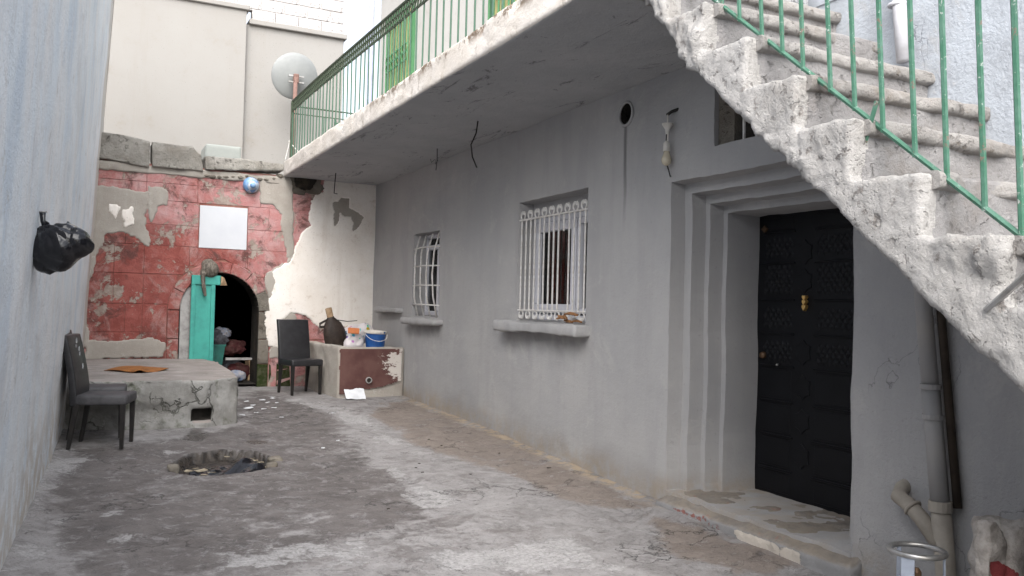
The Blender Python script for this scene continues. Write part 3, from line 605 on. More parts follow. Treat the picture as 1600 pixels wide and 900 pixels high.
# nested door surround: near side y, far side y, head z, depth behind the wall
SUR = [(3.38, 5.04, 2.425, 0.118), (3.49, 4.952, 2.345, 0.235), (3.60, 4.895, 2.275, 0.352), (3.70, 4.84, 2.215, 0.645)]
SILL = 0.212
def stair_z(y): return 1.77+0.80*(y-1.70)     # line through the step nosings
def mk_wall():
    e = 0.004
    ys = list(np.concatenate([np.arange(-7, 1.5, 0.3), np.arange(1.5, YB+0.05, 0.045)])); zs = list(np.arange(-0.45, 3.37, 0.045))
    for a, b, c, d, in [WIN2, WIN1, TRANS]: ys += [a-e, a+e, b-e, b+e]; zs += [c-e, c+e, d-e, d+e]
    for a, b, c, d in SUR: ys += [a-e, a+e, b-e, b+e]; zs += [c-e, c+e]
    zs += [SILL-e, SILL+e]
    ys += list(np.arange(5.52, 5.79, 0.012)); zs += list(np.arange(2.92, 3.18, 0.012))
    ys = np.unique(np.round(ys, 4)); zs = np.unique(np.round(zs, 4)); Y, Z = np.meshgrid(ys, zs, indexing='ij')
    Q = np.stack([np.full(Y.size, 1.5), Y.ravel(), Z.ravel()], 1); N = lambda sc, o, s: fbm(Q, sc, o, s).reshape(Y.shape)
    d = N(0.9, 3, 31)*0.014+N(5, 3, 32)*0.004
    d = d*np.where(Y > 3.38, 1, 1.6)
    inb = lambda r: (Y > r[0]) & (Y < r[1]) & (Z > r[2]) & (Z < r[3])
    for r in (WIN2, WIN1): d = np.where(inb(r), 0.19, d)
    d = np.where(inb(TRANS), 0.22, d)
    for a, b, c, dep in SUR: d = np.where((Y > a) & (Y < b) & (Z < c) & (Z > SILL), dep+N(4, 3, 33)*0.006, d)
    pass
    wy = N(2.2, 2, 41)*0.014+N(11, 2, 42)*0.006; wz = N(2.2, 2, 43)*0.012+N(11, 2, 44)*0.006
    near = np.zeros(Y.shape)
    P = np.stack([W+d, Y+wy, Z+wz], -1)
    yc = (Y[:-1, :-1]+Y[1:, 1:])/2; zc = (Z[:-1, :-1]+Z[1:, 1:])/2
    keep = np.ones(yc.shape, bool)
    for r in (WIN2, WIN1, TRANS): keep &= ~((yc > r[0]+e) & (yc < r[1]-e) & (zc > r[2]+e) & (zc < r[3]-e))
    a, b, c, dep = SUR[-1]; keep &= ~((yc > a+e) & (yc < b-e) & (zc < c-e) & (zc > SILL+e))
    keep &= np.hypot(yc-VENT[0], zc-VENT[1]) > VENT[2]
    h = Z-zf(Y)
    dust = 0.8*sstep(0.30, 0.0, h+0.10*N(3, 3, 50))
    rz = sstep(3.75, 3.2, Y); pale = sstep(-0.35, -0.30, Z-stair_z(Y))*sstep(3.85, 3.8, Y)
    stain = 0.75*sstep(0.030, 0.008, np.abs(Y-5.66-0.01*N(3, 2, 3)))*sstep(2.0, 2.75, Z)*sstep(3.0, 2.95, Z)
    stain = np.maximum(stain, np.where(np.hypot(Y-VENT[0], Z-VENT[1]) < VENT[2]+0.006, 0.8, 0))
    dr = np.clip(N(9, 3, 71)+0.15, 0, 1)
    stain = np.maximum(stain, 0.5*dr*sstep(6.05, 6.2, Y)*sstep(7.8, 7.7, Y)*sstep(0.75, 1.25, Z)*sstep(1.3, 1.28, Z)); stain = np.maximum(stain, 0.5*dr*sstep(9.4, 9.5, Y)*sstep(10.65, 10.55, Y)*sstep(0.8, 1.25, Z)*sstep(1.3, 1.28, Z))
    stain = np.maximum(stain, 0.22*sstep(0.30, 0.02, h+0.22*N(2.5, 4, 72)))
    gridmesh('wall', P, keep, 'grey_paint', house, smooth=False, attrs=dict(dust=dust, rough=rz, pale=pale, stain=stain))
mk_wall()
# upper storey wall
def mk_upper():
    ys = np.concatenate([np.arange(-7, 3.8, 0.15), np.arange(3.8, YB+0.06, 0.12)]); zs = np.arange(3.3, 6.31, 0.1)
    Y, Z = np.meshgrid(ys, zs, indexing='ij'); Q = np.stack([np.full(Y.size, 9.), Y.ravel(), Z.ravel()], 1)
    P = np.stack([W-0.004+0.012*fbm(Q, 0.8, 3, 3).reshape(Y.shape), Y, Z], -1)
    keep = (Y[:-1, :-1] > 6.5); low = (Y[:-1, :-1] <= 6.5) & (Z[1:, 1:] < 3.95)  # storey cut low on its unseen near side to let light in
    gridmesh('upper_wall', P, keep, 'cream_paint', house)
    z0 = np.zeros(Y.shape)
    gridmesh('upper_wall', P, low, 'grey_paint', house, attrs=dict(dust=z0, rough=z0, pale=z0+1, stain=z0))
mk_upper()
# the closed rooms behind: end walls, back, roof, dark inside
b = MB(); b.add([(W+0.02, YB+0.05, -0.45), (7.5, YB+0.05, -0.45), (7.5, YB+0.05, 6.25), (W+0.02, YB+0.05, 6.25)], [(0, 1, 2, 3)]).build('end_wall', 'cream_paint', house)
MB().add([(7.5, -7, -0.45), (7.5, YB+0.05, -0.45), (7.5, YB+0.05, 6.25), (7.5, 6.62, 6.25), (7.5, 6.62, 3.9), (7.5, -7, 3.9)], [(0, 1, 2, 3, 4, 5)]).build('rear_wall', 'cream_paint', house)
MB().add([(W+0.02, -7, -0.45), (7.5, -7, -0.45), (7.5, -7, 3.9), (W+0.02, -7, 3.9)], [(0, 1, 2, 3)]).build('end_wall', 'cream_paint', house)
MB().box((W-0.15, 6.4, 6.25), (7.6, YB+0.2, 6.4)).build('roof', 'step_concrete', house); MB().box((W-0.08, -7.1, 3.89), (7.6, 6.60, 3.98)).build('lowered_roof', 'step_concrete', house)  # low near roof is unseen, added so more sky light reaches the left wall
MB().add([(W+0.0, 6.62, 3.8), (7.5, 6.62, 3.8), (7.5, 6.62, 6.25), (W+0.0, 6.62, 6.25)], [(0, 1, 2, 3)]).build('end_wall', 'cream_paint', house)
MB().add([(W+0.7, -6.9, 3.3), (7.4, -6.9, 3.3), (7.4, YB, 3.3), (W+0.7, YB, 3.3)], [(0, 1, 2, 3)]).build('ceiling', 'dark_room', house)
MB().add([(W+0.75, -6.9, 0.1), (7.4, -6.9, 0.1), (7.4, YB, 0.1), (W+0.75, YB, 0.1)], [(0, 1, 2, 3)]).build('room_floor', 'dark_room', house)
MB().add([(W+1.6, 3, 0.1), (W+1.6, YB, 0.1), (W+1.6, YB, 3.3), (W+1.6, 3, 3.3)], [(0, 1, 2, 3)]).build('partition', 'dark_room', house)

# --- doorstep
def ds(co, nr): return co
m = MB(); m.box((W-0.075, 3.32, -0.1), (D+0.02, 5.06, SILL))
def dsx(co, nr):
    co[:, 2] -= 0.055*sstep(W+0.10, W-0.08, co[:, 0])*sstep(0.0, 0.15, co[:, 2]); return co
dstep = rough(m, 'doorstep', 'doorstep_paint', house, 0.018, ((2.5, 0.03), (9, 0.014), (25, 0.006)), dsx)
def mk_dustep():
    me = dstep.data; n = len(me.vertices); co = np.empty(n*3); me.vertices.foreach_get('co', co); co = co.reshape(-1, 3)+np.array(org(house))
    nr = np.empty(n*3); me.vertices.foreach_get('normal', nr); nr = nr.reshape(-1, 3)
    y, z = co[:, 1], co[:, 2]; el = lambda yc, zc, ry, rz: 1-np.hypot((y-yc)/ry, (z-zc)/rz)
    cw = np.maximum(np.maximum(el(4.05, 0.13, 0.24, 0.11), el(3.74, 0.08, 0.10, 0.13)), el(3.9, 0.10, 0.1, 0.07)); cr = np.maximum(np.maximum(el(4.66, 0.145, 0.26, 0.05), el(4.45, 0.10, 0.14, 0.05)), el(3.40, 0.18, 0.07, 0.05))
    top = sstep(0.3, 0.75, nr[:, 2])
    for k, v in (('dust', top), ('chip_white', np.clip(cw*2.2, 0, 1)*(1-top)), ('chip_red', np.clip(cr*1.3, 0, 0.6)*(1-0.5*top))):
        a = me.attributes.new(k, 'FLOAT', 'POINT'); a.data.foreach_set('value', v)
mk_dustep()

# --- front door: quilted black metal
door = MB().box((D, 3.66, SILL-0.01), (D+0.06, 4.88, 2.25)).build('door', 'door_black', house)
yc_, xf = 4.385, D-0.004
zr = [0.40, 0.64, 0.88, 1.13, 1.36, 1.60, 1.86, 2.08]
for z in zr:
    for s in (-1, 1):
        y0, y1 = (yc_+0.09, 4.80) if s > 0 else (3.78, yc_-0.09)
        MB().box((D-0.012, y0, z-0.008), (D+0.01, y1, z+0.007)).build('ridge', 'door_black', door, bevel=0.005)
def diamond_field(z0, z1, y0, y1, sy=0.050, sz=0.066):
    m = MB(); r = 0
    nz = int((z1-z0)/sz)*2
    for j in range(nz):
        zc = z0+sz/2+j*sz/2; off = (j % 2)*sy/2; k = 0
        while True:
            y = y0+sy/2+off+k*sy; k += 1
            if y+sy/2 > y1: break
            m.add([(D-0.001, y-sy*0.46, zc), (D-0.001, y, zc-sz*0.46), (D-0.001, y+sy*0.46, zc), (D-0.001, y, zc+sz*0.46), (D-0.0085, y, zc)], [(0, 1, 4), (1, 2, 4), (2, 3, 4), (3, 0, 4)])
    return m
for (z0, z1) in ((1.89, 2.06), (1.63, 1.84), (1.39, 1.585), (1.155, 1.345)):
    for (y0, y1) in ((yc_+0.10, 4.80), (3.78, yc_-0.10)):
        o = diamond_field(z0, z1, y0, y1).build('quilted_panel', 'door_black', door); o['kind'] = 'stuff'
for (z0, z1) in ((0.90, 1.11), (0.66, 0.86), (0.42, 0.62), (0.24, 0.38), (2.10, 2.19)):
    for (y0, y1) in ((yc_+0.11, 4.79), (3.79, yc_-0.11)):
        MB().box((D-0.004, y0, z0), (D+0.01, y1, z1)).build('panel', 'door_black', door, bevel=0.006)
for z in (1.93, 1.73, 1.24, 1.0, 0.77, 0.53):
    p = [(yc_+0.075*math.cos(a)*(1 if k % 2 else 0.75), z+0.09*math.sin(a)*(1 if k % 2 else 0.75)) for k, a in enumerate([2*math.pi*i/12 for i in range(12)])]
    MB().prism(p, 'X', D-0.007, D+0.01).build('moulded_boss', 'door_black', door, bevel=0.003)
kn = MB()
for dz, hh in ((0.045, 0.055), (0.0, 0.06), (-0.05, 0.065)):
    pts = []
    for i in range(20):
        t = 2*math.pi*i/20; pts.append((yc_-0.02+0.017*(math.sin(t)**3), 1.585+dz*0.7+hh*0.36*(0.8125*math.cos(t)-0.3125*math.cos(2*t)-0.125*math.cos(3*t)-0.0625*math.cos(4*t))))
    kn.prism(pts, 'X', D-0.03-0.004*dz, D-0.002)
kn.build('knocker', 'brass', door)
MB().prism([(4.77, 2.14), (4.80, 2.115), (4.77, 2.09), (4.74, 2.115)], 'X', D-0.02, D).build('peep_plate', 'dull_brass', door)
rot90 = Matrix.Rotation(math.radians(90), 3, 'Y')
MB().lathe([(0.001, 0.03), (0.02, 0.028), (0.026, 0.01), (0.026, 0)], (D-0.002, 4.765, 1.20), 16, Matrix.Rotation(math.radians(-90), 3, 'Y')).build('lock', 'dull_brass', door, smooth=True)
MB().lathe([(0.001, 0.02), (0.008, 0.018), (0.010, 0)], (D-0.002, 4.62, 1.14), 12, Matrix.Rotation(math.radians(-90), 3, 'Y')).build('keyhole', 'steel', door, smooth=True)

# --- windows
def wframe(parent, y0, y1, z0, z1, x, wd=0.055, dep=0.06):
    m = MB(); m.box((x, y0, z0), (x+dep, y1, z0+wd)); m.box((x, y0, z1-wd), (x+dep, y1, z1)); m.box((x, y0, z0+wd), (x+dep, y0+wd, z1-wd)); m.box((x, y1-wd, z0+wd), (x+dep, y1, z1-wd))
    return m.build('frame', 'pvc_white', parent, bevel=0.006)
def pane(parent, y0, y1, z0, z1, x): return MB().box((x, y0, z0), (x+0.006, y1, z1)).build('pane', 'window_glass', parent)
def curtain(parent, y0, y1, z0, z1, x, mat, fold=0.025, k=26):
    ys = np.linspace(y0, y1, int((y1-y0)*90)+4); zs = np.linspace(z0, z1, 6); Y, Z = np.meshgrid(ys, zs, indexing='ij')
    return gridmesh('curtain', np.stack([x+fold*np.sin(Y*k*2)+0.3*fold*np.sin(Y*k*5.3+Z), Y, Z], -1), None, mat, parent)
def big_window():
    y0, y1, z0, z1 = WIN2; x = W+0.17
    wn = MB().box((x-0.02, y0-0.03, z0-0.03), (x+0.1, y1+0.03, z0+0.012)).build('window', 'grey_paint', house)
    zt_ = 2.375; MB().box((x-0.012, y0-0.02, zt_+0.002), (x+0.09, y1+0.02, z1+0.03)).build('lintel', 'grey_paint', wn)
    wframe(wn, y0-0.02, y1+0.02, z0+0.012, zt_, x)
    wframe(wn, y0+0.05, 6.62, z0+0.08, zt_-0.06, x-0.02, 0.05); wframe(wn, 6.64, 7.43, z0+0.08, zt_-0.06, x-0.026, 0.085)
    pane(wn, y0+0.09, 6.58, z0+0.12, zt_-0.1, x+0.015); pane(wn, 6.70, 7.37, z0+0.14, zt_-0.12, x+0.012)
    curtain(wn, 7.12, 7.5, z0, z1, x+0.12, 'curtain_white'); curtain(wn, 6.45, 6.62, z0, z1, x+0.17, 'curtain_red')
    gx = W+0.012
    for z in (1.475, 2.35): MB().tube([(gx, y0, z), (gx, y1, z)], 0.009, 6).build('grille_rail', 'white_metal', wn)
    bar = MB().tube([(gx, 0, 1.475), (gx, 0, 2.35)], 0.0085, 6).mesh('bar', org(house)); n = 14
    for k in range(n):
        y = y0+0.05+(y1-y0-0.1)*k/(n-1)
        if k in (4,): continue
        o = mkobj('bar', bar, 'white_metal', wn); o.location = (0, y+random.uniform(-0.006, 0.006), 0)
    o = MB().tube([(gx, y0+0.05+(y1-y0-0.1)*4/13, 2.19), (gx, y0+0.05+(y1-y0-0.1)*4/13, 2.35)], 0.0085, 6).build('bar', 'white_metal', wn)
    # forged scrolls above and below the bars
    sc = MB()
    for sgn in (1, -1):
        pts = [(0, sgn*(0.012+0.030*math.sin(t)), 0.042-0.042*math.cos(t)*(1-0.06*t)) for t in np.linspace(0, 4.6, 14)]; sc.tube([(gx, p[1], p[2]) for p in pts], 0.0075, 5)
    scm = sc.mesh('scroll', org(house))
    for k in range(9):
        y = y0+0.075+(y1-y0-0.15)*k/8
        o = mkobj('scroll', scm, 'white_metal', wn); o.location = (0, y, 2.355)
        o = mkobj('scroll', scm, 'white_metal', wn); o.location = (0, y+0.07, 2.435) if k < 8 else (0, y, 2.435); o.scale = (1, 0.8, 0.9)
        o = mkobj('scroll', scm, 'white_metal', wn); o.location = (0, y, 1.470); o.scale = (1, 1, -0.95)
    m = MB(); m.box((W-0.15, 6.13, 1.27), (W+0.17, 7.72, 1.365))
    sl_ = rough(m, 'sill', 'grey_paint', wn, 0.022, ((3, 0.02), (12, 0.008)))
    return wn, sl_
win2, sill2 = big_window()
def small_window():
    y0, y1, z0, z1 = WIN1; x = W+0.17
    wn = MB().box((x-0.02, y0-0.03, z0-0.03), (x+0.1, y1+0.03, z0+0.012)).build('window', 'grey_paint', house)
    wframe(wn, y0-0.02, y1+0.02, z0+0.012, z1+0.01, x); wframe(wn, y0+0.04, 10.05, z0+0.07, z1-0.2, x-0.02, 0.06)
    m = MB(); m.box((x+0.004, y0, z1-0.19), (x+0.056, y1, z1-0.13)); m.build('transom', 'pvc_white', wn, bevel=0.005)
    pane(wn, y0+0.08, 10.0, z0+0.12, z1-0.24, x+0.012); pane(wn, 10.05, y1-0.03, z0+0.06, z1-0.19, x+0.03); pane(wn, y0+0.04, y1-0.04, z1-0.13, z1-0.04, x+0.03)
    curtain(wn, y0+0.02, y1, z0, z1, x+0.2, 'curtain_white')
    gx = W-0.02
    for k, y in enumerate((y0+0.08, y0+0.30, y0+0.52, y0+0.74)):
        MB().tube([(W+0.03, y+0.02, z0-0.02), (gx-0.015, y, z0+0.25), (gx-0.025, y-0.015*k+0.02, (z0+z1)/2), (gx-0.015, y, z1-0.25), (W+0.03, y+0.01, z1-0.02)], 0.0105, 6).build('bar', 'white_metal', wn, smooth=True)
    for z in (1.50, 1.74, 1.98, 2.21): MB().tube([(W+0.01, y0-0.03, z), (gx-0.03, (y0+y1)/2, z+0.008), (W+0.01, y1+0.03, z+0.004)], 0.0095, 6).build('bar', 'white_metal', wn, smooth=True)
    m = MB(); m.box((W-0.13, 9.42, 1.255), (W+0.17, 10.60, 1.34)); rough(m, 'sill', 'grey_paint', wn, 0.022, ((3, 0.02), (12, 0.01)))
small_window()
m = MB(); m.box((W-0.11, 10.85, 1.385), (W+0.05, 11.80, 1.455)); rough(m, 'ledge', 'grey_paint', house, 0.022, ((3, 0.018), (12, 0.008)))
def transom():
    y0, y1, z0, z1 = TRANS; x = W+0.2
    wn = MB().box((x, y0-0.05, z0-0.05), (x+0.03, y1+0.05, z1+0.05)).build('transom_window', 'dark_room', house)
    f = MB(); f.box((W+0.03, y1-0.16, z0), (W+0.19, y1-0.005, z1)); f.build('board', 'jamb_stone', wn, wob=0.01)
    for y in (4.46, 4.345, 4.225, 4.10): MB().tube([(W+0.05, y, z0-0.03), (W+0.05, y+0.01, z1+0.03)], 0.011, 6).build('bar', 'white_metal', wn)
transom()
ring = MB().torus((W-0.004, VENT[0], VENT[1]), VENT[2]+0.004, 0.011, 'X', 28, 8).build('vent_ring', 'grey_paint', house, smooth=True)
MB().tube([(W, VENT[0], VENT[1]), (W+0.3, VENT[0], VENT[1])], VENT[2]+0.005, 24, cap=False).build('vent_pipe', 'dark_room', house, smooth=True)
MB().add([(W+0.29, VENT[0]+0.12*math.cos(a), VENT[1]+0.12*math.sin(a)) for a in np.linspace(0, 2*math.pi, 17)[:-1]], [tuple(range(16))]).build('vent_back', 'dark_room', house)

# upper floor windows: green ironwork before yellow curtains
def upper_window(y0, y1, z0, z1):
    wn = MB().box((W-0.02, y0-0.05, z0-0.05), (W+0.03, y1+0.05, z1+0.05)).build('upper_window', 'dark_room', house)
    m = MB(); x = W-0.05
    m.box((x, y0-0.06, z0-0.06), (x+0.045, y1+0.06, z0)); m.box((x, y0-0.06, z1), (x+0.045, y1+0.06, z1+0.06)); m.box((x, y0-0.06, z0), (x+0.045, y0, z1)); m.box((x, y1, z0), (x+0.045, y1+0.06, z1)); m.box((x+0.002, (y0+y1)/2-0.03, z0), (x+0.043, (y0+y1)/2+0.03, z1))
    m.build('frame', 'window_green', wn)
    curtain(wn, y0, y1, z0, z1, W-0.035, 'curtain_yellow', 0.008, 20)
    n = 9; bm_ = MB().tube([(W-0.085, 0, z0-0.03), (W-0.085, 0, z1+0.03)], 0.012, 6).mesh('bar', org(house))
    for k in range(n): o = mkobj('bar', bm_, 'window_green', wn); o.location = (0, y0+(y1-y0)*k/(n-1), 0)
    s = MB().torus((W-0.09, 0, 0), 0.055, 0.012, 'X', 14, 5).mesh('scroll', org(house))
    for k in range(8):
        for zz in (z0+0.55, z0+0.66, z1-0.1): o = mkobj('scroll', s, 'window_green', wn); o.location = (0, y0+(y1-y0)*(k+0.5)/8, zz)
upper_window(10.72, 11.62, 4.25, 5.50); upper_window(7.2, 8.15, 4.25, 5.50)

# --- balcony slab
m = MB(); m.box((XL, 3.75, 3.245), (W+0.02, YB-0.03, 3.475))
def slabx(co, nr):
    e = sstep(-0.3, -0.8, nr[:, 0])*sstep(XL+0.12, XL+0.02, co[:, 0])
    up = sstep(3.33, 3.46, co[:, 2]); k = fbm(co, 3.5, 3, 77); c = fbm(co*np.array([1, 1, 2.5]), 8, 4, 78)
    co[:, 0] += e*(np.clip(k-0.05, 0, 1)*0.10*up*np.clip(c+0.5, 0, 1)+0.006*c)
    return co
slab = rough(m, 'balcony_slab', 'soffit_plaster', house, 0.02, ((1.2, 0.016), (7, 0.005)), slabx)
def slab_attr():
    me = slab.data; n = len(me.vertices); nr = np.empty(n*3); me.vertices.foreach_get('normal', nr); nr = nr.reshape(-1, 3); co = np.empty(n*3); me.vertices.foreach_get('co', co); co = co.reshape(-1, 3)+np.array(org(house))
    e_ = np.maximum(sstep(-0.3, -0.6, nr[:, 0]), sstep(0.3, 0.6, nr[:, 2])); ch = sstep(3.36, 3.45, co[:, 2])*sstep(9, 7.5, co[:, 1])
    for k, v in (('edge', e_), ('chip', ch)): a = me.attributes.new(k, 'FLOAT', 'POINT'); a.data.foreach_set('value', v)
slab_attr()

# ================================================================== balcony railing
rail = empty('balcony_railing', (XL+0.05, 8, 3.475), 'green iron balcony railing with a band of rings under its top rail', 'railing')
RX = XL+0.05; ZT, ZB2, ZB = 4.27, 4.125, 3.45
def railz(y): return -0.10*sstep(11.5, 5, np.array(y))     # the rail dips a little towards the stairs
def rod(a, b, r, name, mat, parent, n=6): return MB().tube([a, b], r, n).build(name, mat, parent)
ysr = np.linspace(3.9, 11.95, 30)
for z, nm, r in ((ZT, 'top_rail', 0.016), (ZB2, 'lower_rail', 0.009)):
    MB().tube([(RX, y, z+float(railz(y))) for y in ysr], r, 6).build(nm, 'dark_green_metal', rail)
bal = MB().tube([(0, 0, 0), (0, 0, ZB2-ZB)], 0.0075, 6).mesh('baluster'); ringm = MB().torus((0, 0, 0), 0.030, 0.0075, 'X', 12, 5).mesh('ring')
nb = 52; off = org(rail)
for k in range(nb):
    y = 3.98+(11.90-3.98)*k/(nb-1); dz = float(railz(y))
    o = mkobj('baluster', bal, 'balcony_green', rail); o.location = (RX-off.x, y-off.y, ZB-off.z); o.scale = (1, 1, (ZB2+dz-ZB)/(ZB2-ZB)); o.rotation_euler = (random.uniform(-0.012, 0.012), random.uniform(-0.01, 0.01), 0)
k = 0; y = 4.0
while y < 11.92:
    dz = float(railz(y))
    for zz in (ZB2+0.038, ZB2+0.104): o = mkobj('ring', ringm, 'dark_green_metal', rail); o.location = (RX-off.x, y-off.y, zz+dz-off.z)
    y += 0.074
for y in (11.93, 4.0): MB().box((RX-0.02, y-0.02, 3.40), (RX+0.02, y+0.02, ZT+float(railz(y)))).build('post', 'dark_green_metal', rail)
# return along the far end, with a low gate frame
for x in np.arange(RX+0.14, W-0.05, 0.15): rod((x, 11.93, 3.45), (x, 11.93, 4.10), 0.007, 'baluster', 'balcony_green', rail)
rod((RX, 11.93, 4.20), (W-0.02, 11.93, 4.20), 0.010, 'top_rail', 'dark_green_metal', rail); rod((RX, 11.93, 4.10), (W-0.02, 11.93, 4.10), 0.007, 'lower_rail', 'dark_green_metal', rail)
MB().box((RX+0.50, 11.55, 3.45), (RX+0.56, 11.61, 3.93)).build('gate_post', 'balcony_green', rail); MB().box((RX+0.50, 11.555, 3.93), (W-0.05, 11.605, 3.965)).build('gate_rail', 'balcony_green', rail)
for k in range(5): rod((RX+0.57+0.2*k, 11.58, 3.47), (RX+0.77+0.2*k, 11.58, 3.93), 0.005, 'gate_bar', 'balcony_green', rail, 5)
rod((RX-0.07, 11.97, 3.46), (RX, 11.97, 3.80), 0.006, 'brace', 'white_metal', rail); rod((RX-0.03, 11.97, 3.72), (RX+0.12, 11.70, 3.46), 0.006, 'brace', 'white_metal', rail)

# ================================================================== staircase
XS = 2.58; stair = empty('staircase', (3.1, 1.5, 0), 'rough broken concrete staircase rising past the black door to the balcony', 'staircase')
NOS = [(1.70-0.30*k+0.0, 1.77-0.24*k) for k in range(-6, 8)]     # nosing edge (y, z) of each step, top to bottom
NOS = NOS[0:]
def mk_stair():
    prof = []; tr = 0.30
    top = NOS[0]
    prof.append((top[0]+0.42, top[1]))
    for i, (y, z) in enumerate(NOS):
        prof.append((y+0.035, z)); zn = NOS[i+1][1] if i+1 < len(NOS) else -0.3
        prof.append((y+0.045, zn if zn > -0.3 else -0.3))
    yl = NOS[-1][0]
    prof.append((yl+0.9, -0.3)); 
    sof = lambda y: 1.285+0.845*(y-1.67)
    prof.append((top[0]+0.42, 3.25)); 
    # soffit line from the foot up to the slab
    prof = prof[:-2]+[(yl+0.6, -0.3), (1.67-1.255/0.845-0.1, 0.0-0.15), (1.2, sof(1.2)), (2.4, sof(2.4)), (3.4, sof(3.4)), (top[0]+0.30, 3.26), (top[0]+0.42, 3.3)]
    m = MB(); m.prism(prof, 'X', XS, W+0.06)
    def ex(co, nr):
        side = sstep(XS+0.10, XS+0.0, co[:, 0]); out = sstep(-0.1, -0.7, nr[:, 0])
        a = fbm(co, 4.5, 3, 61); b = fbm(co, 14, 3, 62); c = np.abs(fbm(co, 26, 2, 63))
        mm = 0.55+1.15*sstep(-0.2, 0.3, fbm(co, 2.3, 3, 68)); amp = side*mm*(0.012*a+0.014*b+0.014*c)
        co = co+nr*amp[:, None]
        # ragged edges: the arrises wander
        co[:, 1] += side*fbm(co, 9, 3, 64)*0.016; co[:, 2] += side*fbm(co, 9, 3, 65)*0.014
        return co
    o = rough(m, 'flight', 'step_concrete', stair, 0.0135, ((3, 0.008), (16, 0.006)), ex)
    o.data.materials.append(MATS['rough_concrete'])
    np_ = len(o.data.polygons); ce = np.empty(np_*3); o.data.polygons.foreach_get('center', ce); ce = ce.reshape(-1, 3)+np.array(org(stair))
    o.data.polygons.foreach_set('material_index', (ce[:, 0]+0.05*fbm(ce, 6, 3, 9) < XS+0.075).astype(int))
    for i, (y, z) in enumerate(NOS):
        xs = np.arange(XS+0.06, W+0.02, 0.016); pr = np.array([(0.30, -0.07), (0.055, -0.066), (0.03, -0.060), (0.012, -0.056), (0.004, -0.050), (0.0, -0.040), (0.0, -0.03), (0.0, -0.016), (0.003, -0.004), (0.010, 0.004), (0.03, 0.007), (0.10, 0.008), (0.30, 0.008)])
        Pt = np.zeros((len(xs), len(pr), 3)); Pt[:, :, 0] = xs[:, None]; Pt[:, :, 1] = y+pr[None, :, 0]; Pt[:, :, 2] = z+pr[None, :, 1]
        Q = Pt.reshape(-1, 3); ft = np.repeat((pr[None, :, 0] < 0.05), len(xs), 0).reshape(-1)
        dn = 0.016*fbm(Q, 2.5, 3, 81+i)+0.012*fbm(Q, 11, 3, 82)+0.009*np.abs(fbm(Q, 32, 2, 83)); big_ = np.clip(fbm(Q*np.array([1, 1, 0.2]), 3.3, 2, 84+i)-0.28, 0, 1)*0.09
        Q[:, 1] += ft*(dn+big_); Q[:, 2] += 0.010*fbm(Q, 2.8, 2, 85+i)+0.005*fbm(Q, 15, 2, 86)
        t = gridmesh('tread', Q.reshape(Pt.shape), None, 'nosing_concrete', stair)
        nu_, nv_ = Pt.shape[:2]; bm = bmesh.new(); bm.from_mesh(t.data); bm.verts.ensure_lookup_table()
        for r_ in (0, nu_-1): bm.faces.new([bm.verts[r_*nv_+q] for q in range(nv_)])
        bmesh.ops.recalc_face_normals(bm, faces=bm.faces); bm.to_mesh(t.data); bm.free()
mk_stair()
# stair railing
srail = empty('stair_railing', (XS+0.06, 2.3, 2.3), 'green painted iron railing leaning outwards along the stair edge', 'railing')
SX = XS+0.10
pa, pb = onx(1117, 0, SX), onx(1597, 370, SX); dirv = (pb-pa); 
def srp(y): t = (y-pa[1])/dirv[1]; return pa+dirv*t
MB().tube([tuple(srp(3.75)), tuple(srp(1.0))], 0.011, 6).build('lower_rail', 'green_metal', srail)
LEAN = -0.075; H = 0.85
for px, py in ((1156, 28), (1191, 53), (1223, 80), (1255, 106), (1298, 139), (1336, 170), (1380, 202), (1430, 241), (1480, 277), (1539, 320), (1597, 368)):
    p = onx(px, py, SX); p[2] = srp(p[1])[2]
    MB().tube([tuple(p+np.array([0, 0, -0.01])), tuple(p+np.array([LEAN*H+random.uniform(-0.006, 0.006), random.uniform(-0.005, 0.005), H]))], 0.0105, 6).build('baluster', 'green_metal', srail)
for y in (1.18, 3.22, 3.37, 3.52):
    p = srp(y); MB().tube([tuple(p), tuple(p+np.array([LEAN*H, 0, H]))], 0.0105, 6).build('baluster', 'green_metal', srail)
MB().tube([tuple(srp(3.75)+np.array([LEAN*H, 0, H])), tuple(srp(1.0)+np.array([LEAN*H, 0, H]))], 0.018, 8).build('top_rail', 'green_metal', srail)
a, b = onx(1370, 158, SX-0.03), onx(1343, 252, SX-0.02); MB().tube([tuple(a), tuple(b)], 0.0095, 6).build('broken_bar', 'green_metal', srail)
a, b = onx(1541, 485, XS-0.0), onx(1640, 398, XS-0.03); bar_ = MB().tube([tuple(a), tuple(b)], 0.011, 6).build('rebar', 'steel'); bar_.parent = stair; bar_.location = -org(stair)
a, b = onx(1400, -60, W-0.05), onx(1412, 96, W-0.05)
dp = MB().tube([tuple(a), tuple(b)], 0.035, 12).build('waste_pipe', 'pipe_white', smooth=True); tag(dp, 'white plastic pipe on the pale blue wall beside the upper stairs', 'pipe')
dp2 = MB().torus(tuple(onx(1402, 8, W-0.05)), 0.040, 0.010, 'Z', 16, 6).build('clip', 'pipe_white', dp, smooth=True)

# ================================================================== OUTBUILDING (back wall with arch)
ob = empty('outbuilding', (1.9, YB+1, 0.3), 'old stone outbuilding with peeling red paint and an arched doorway', 'outbuilding')
ACX, ACZ, AR, ARO = 1.628, 1.355, 0.515, 0.665
AL, AR_ = ACX-AR, ACX+AR
def arch_sd(X, Z):      # >0 inside the opening
    return np.where(Z > ACZ, AR-np.hypot(X-ACX, Z-ACZ), AR-np.abs(X-ACX))
def ring_sd(X, Z): return np.where(Z > ACZ, ARO-np.hypot(X-ACX, Z-ACZ), ARO-np.abs(X-ACX))
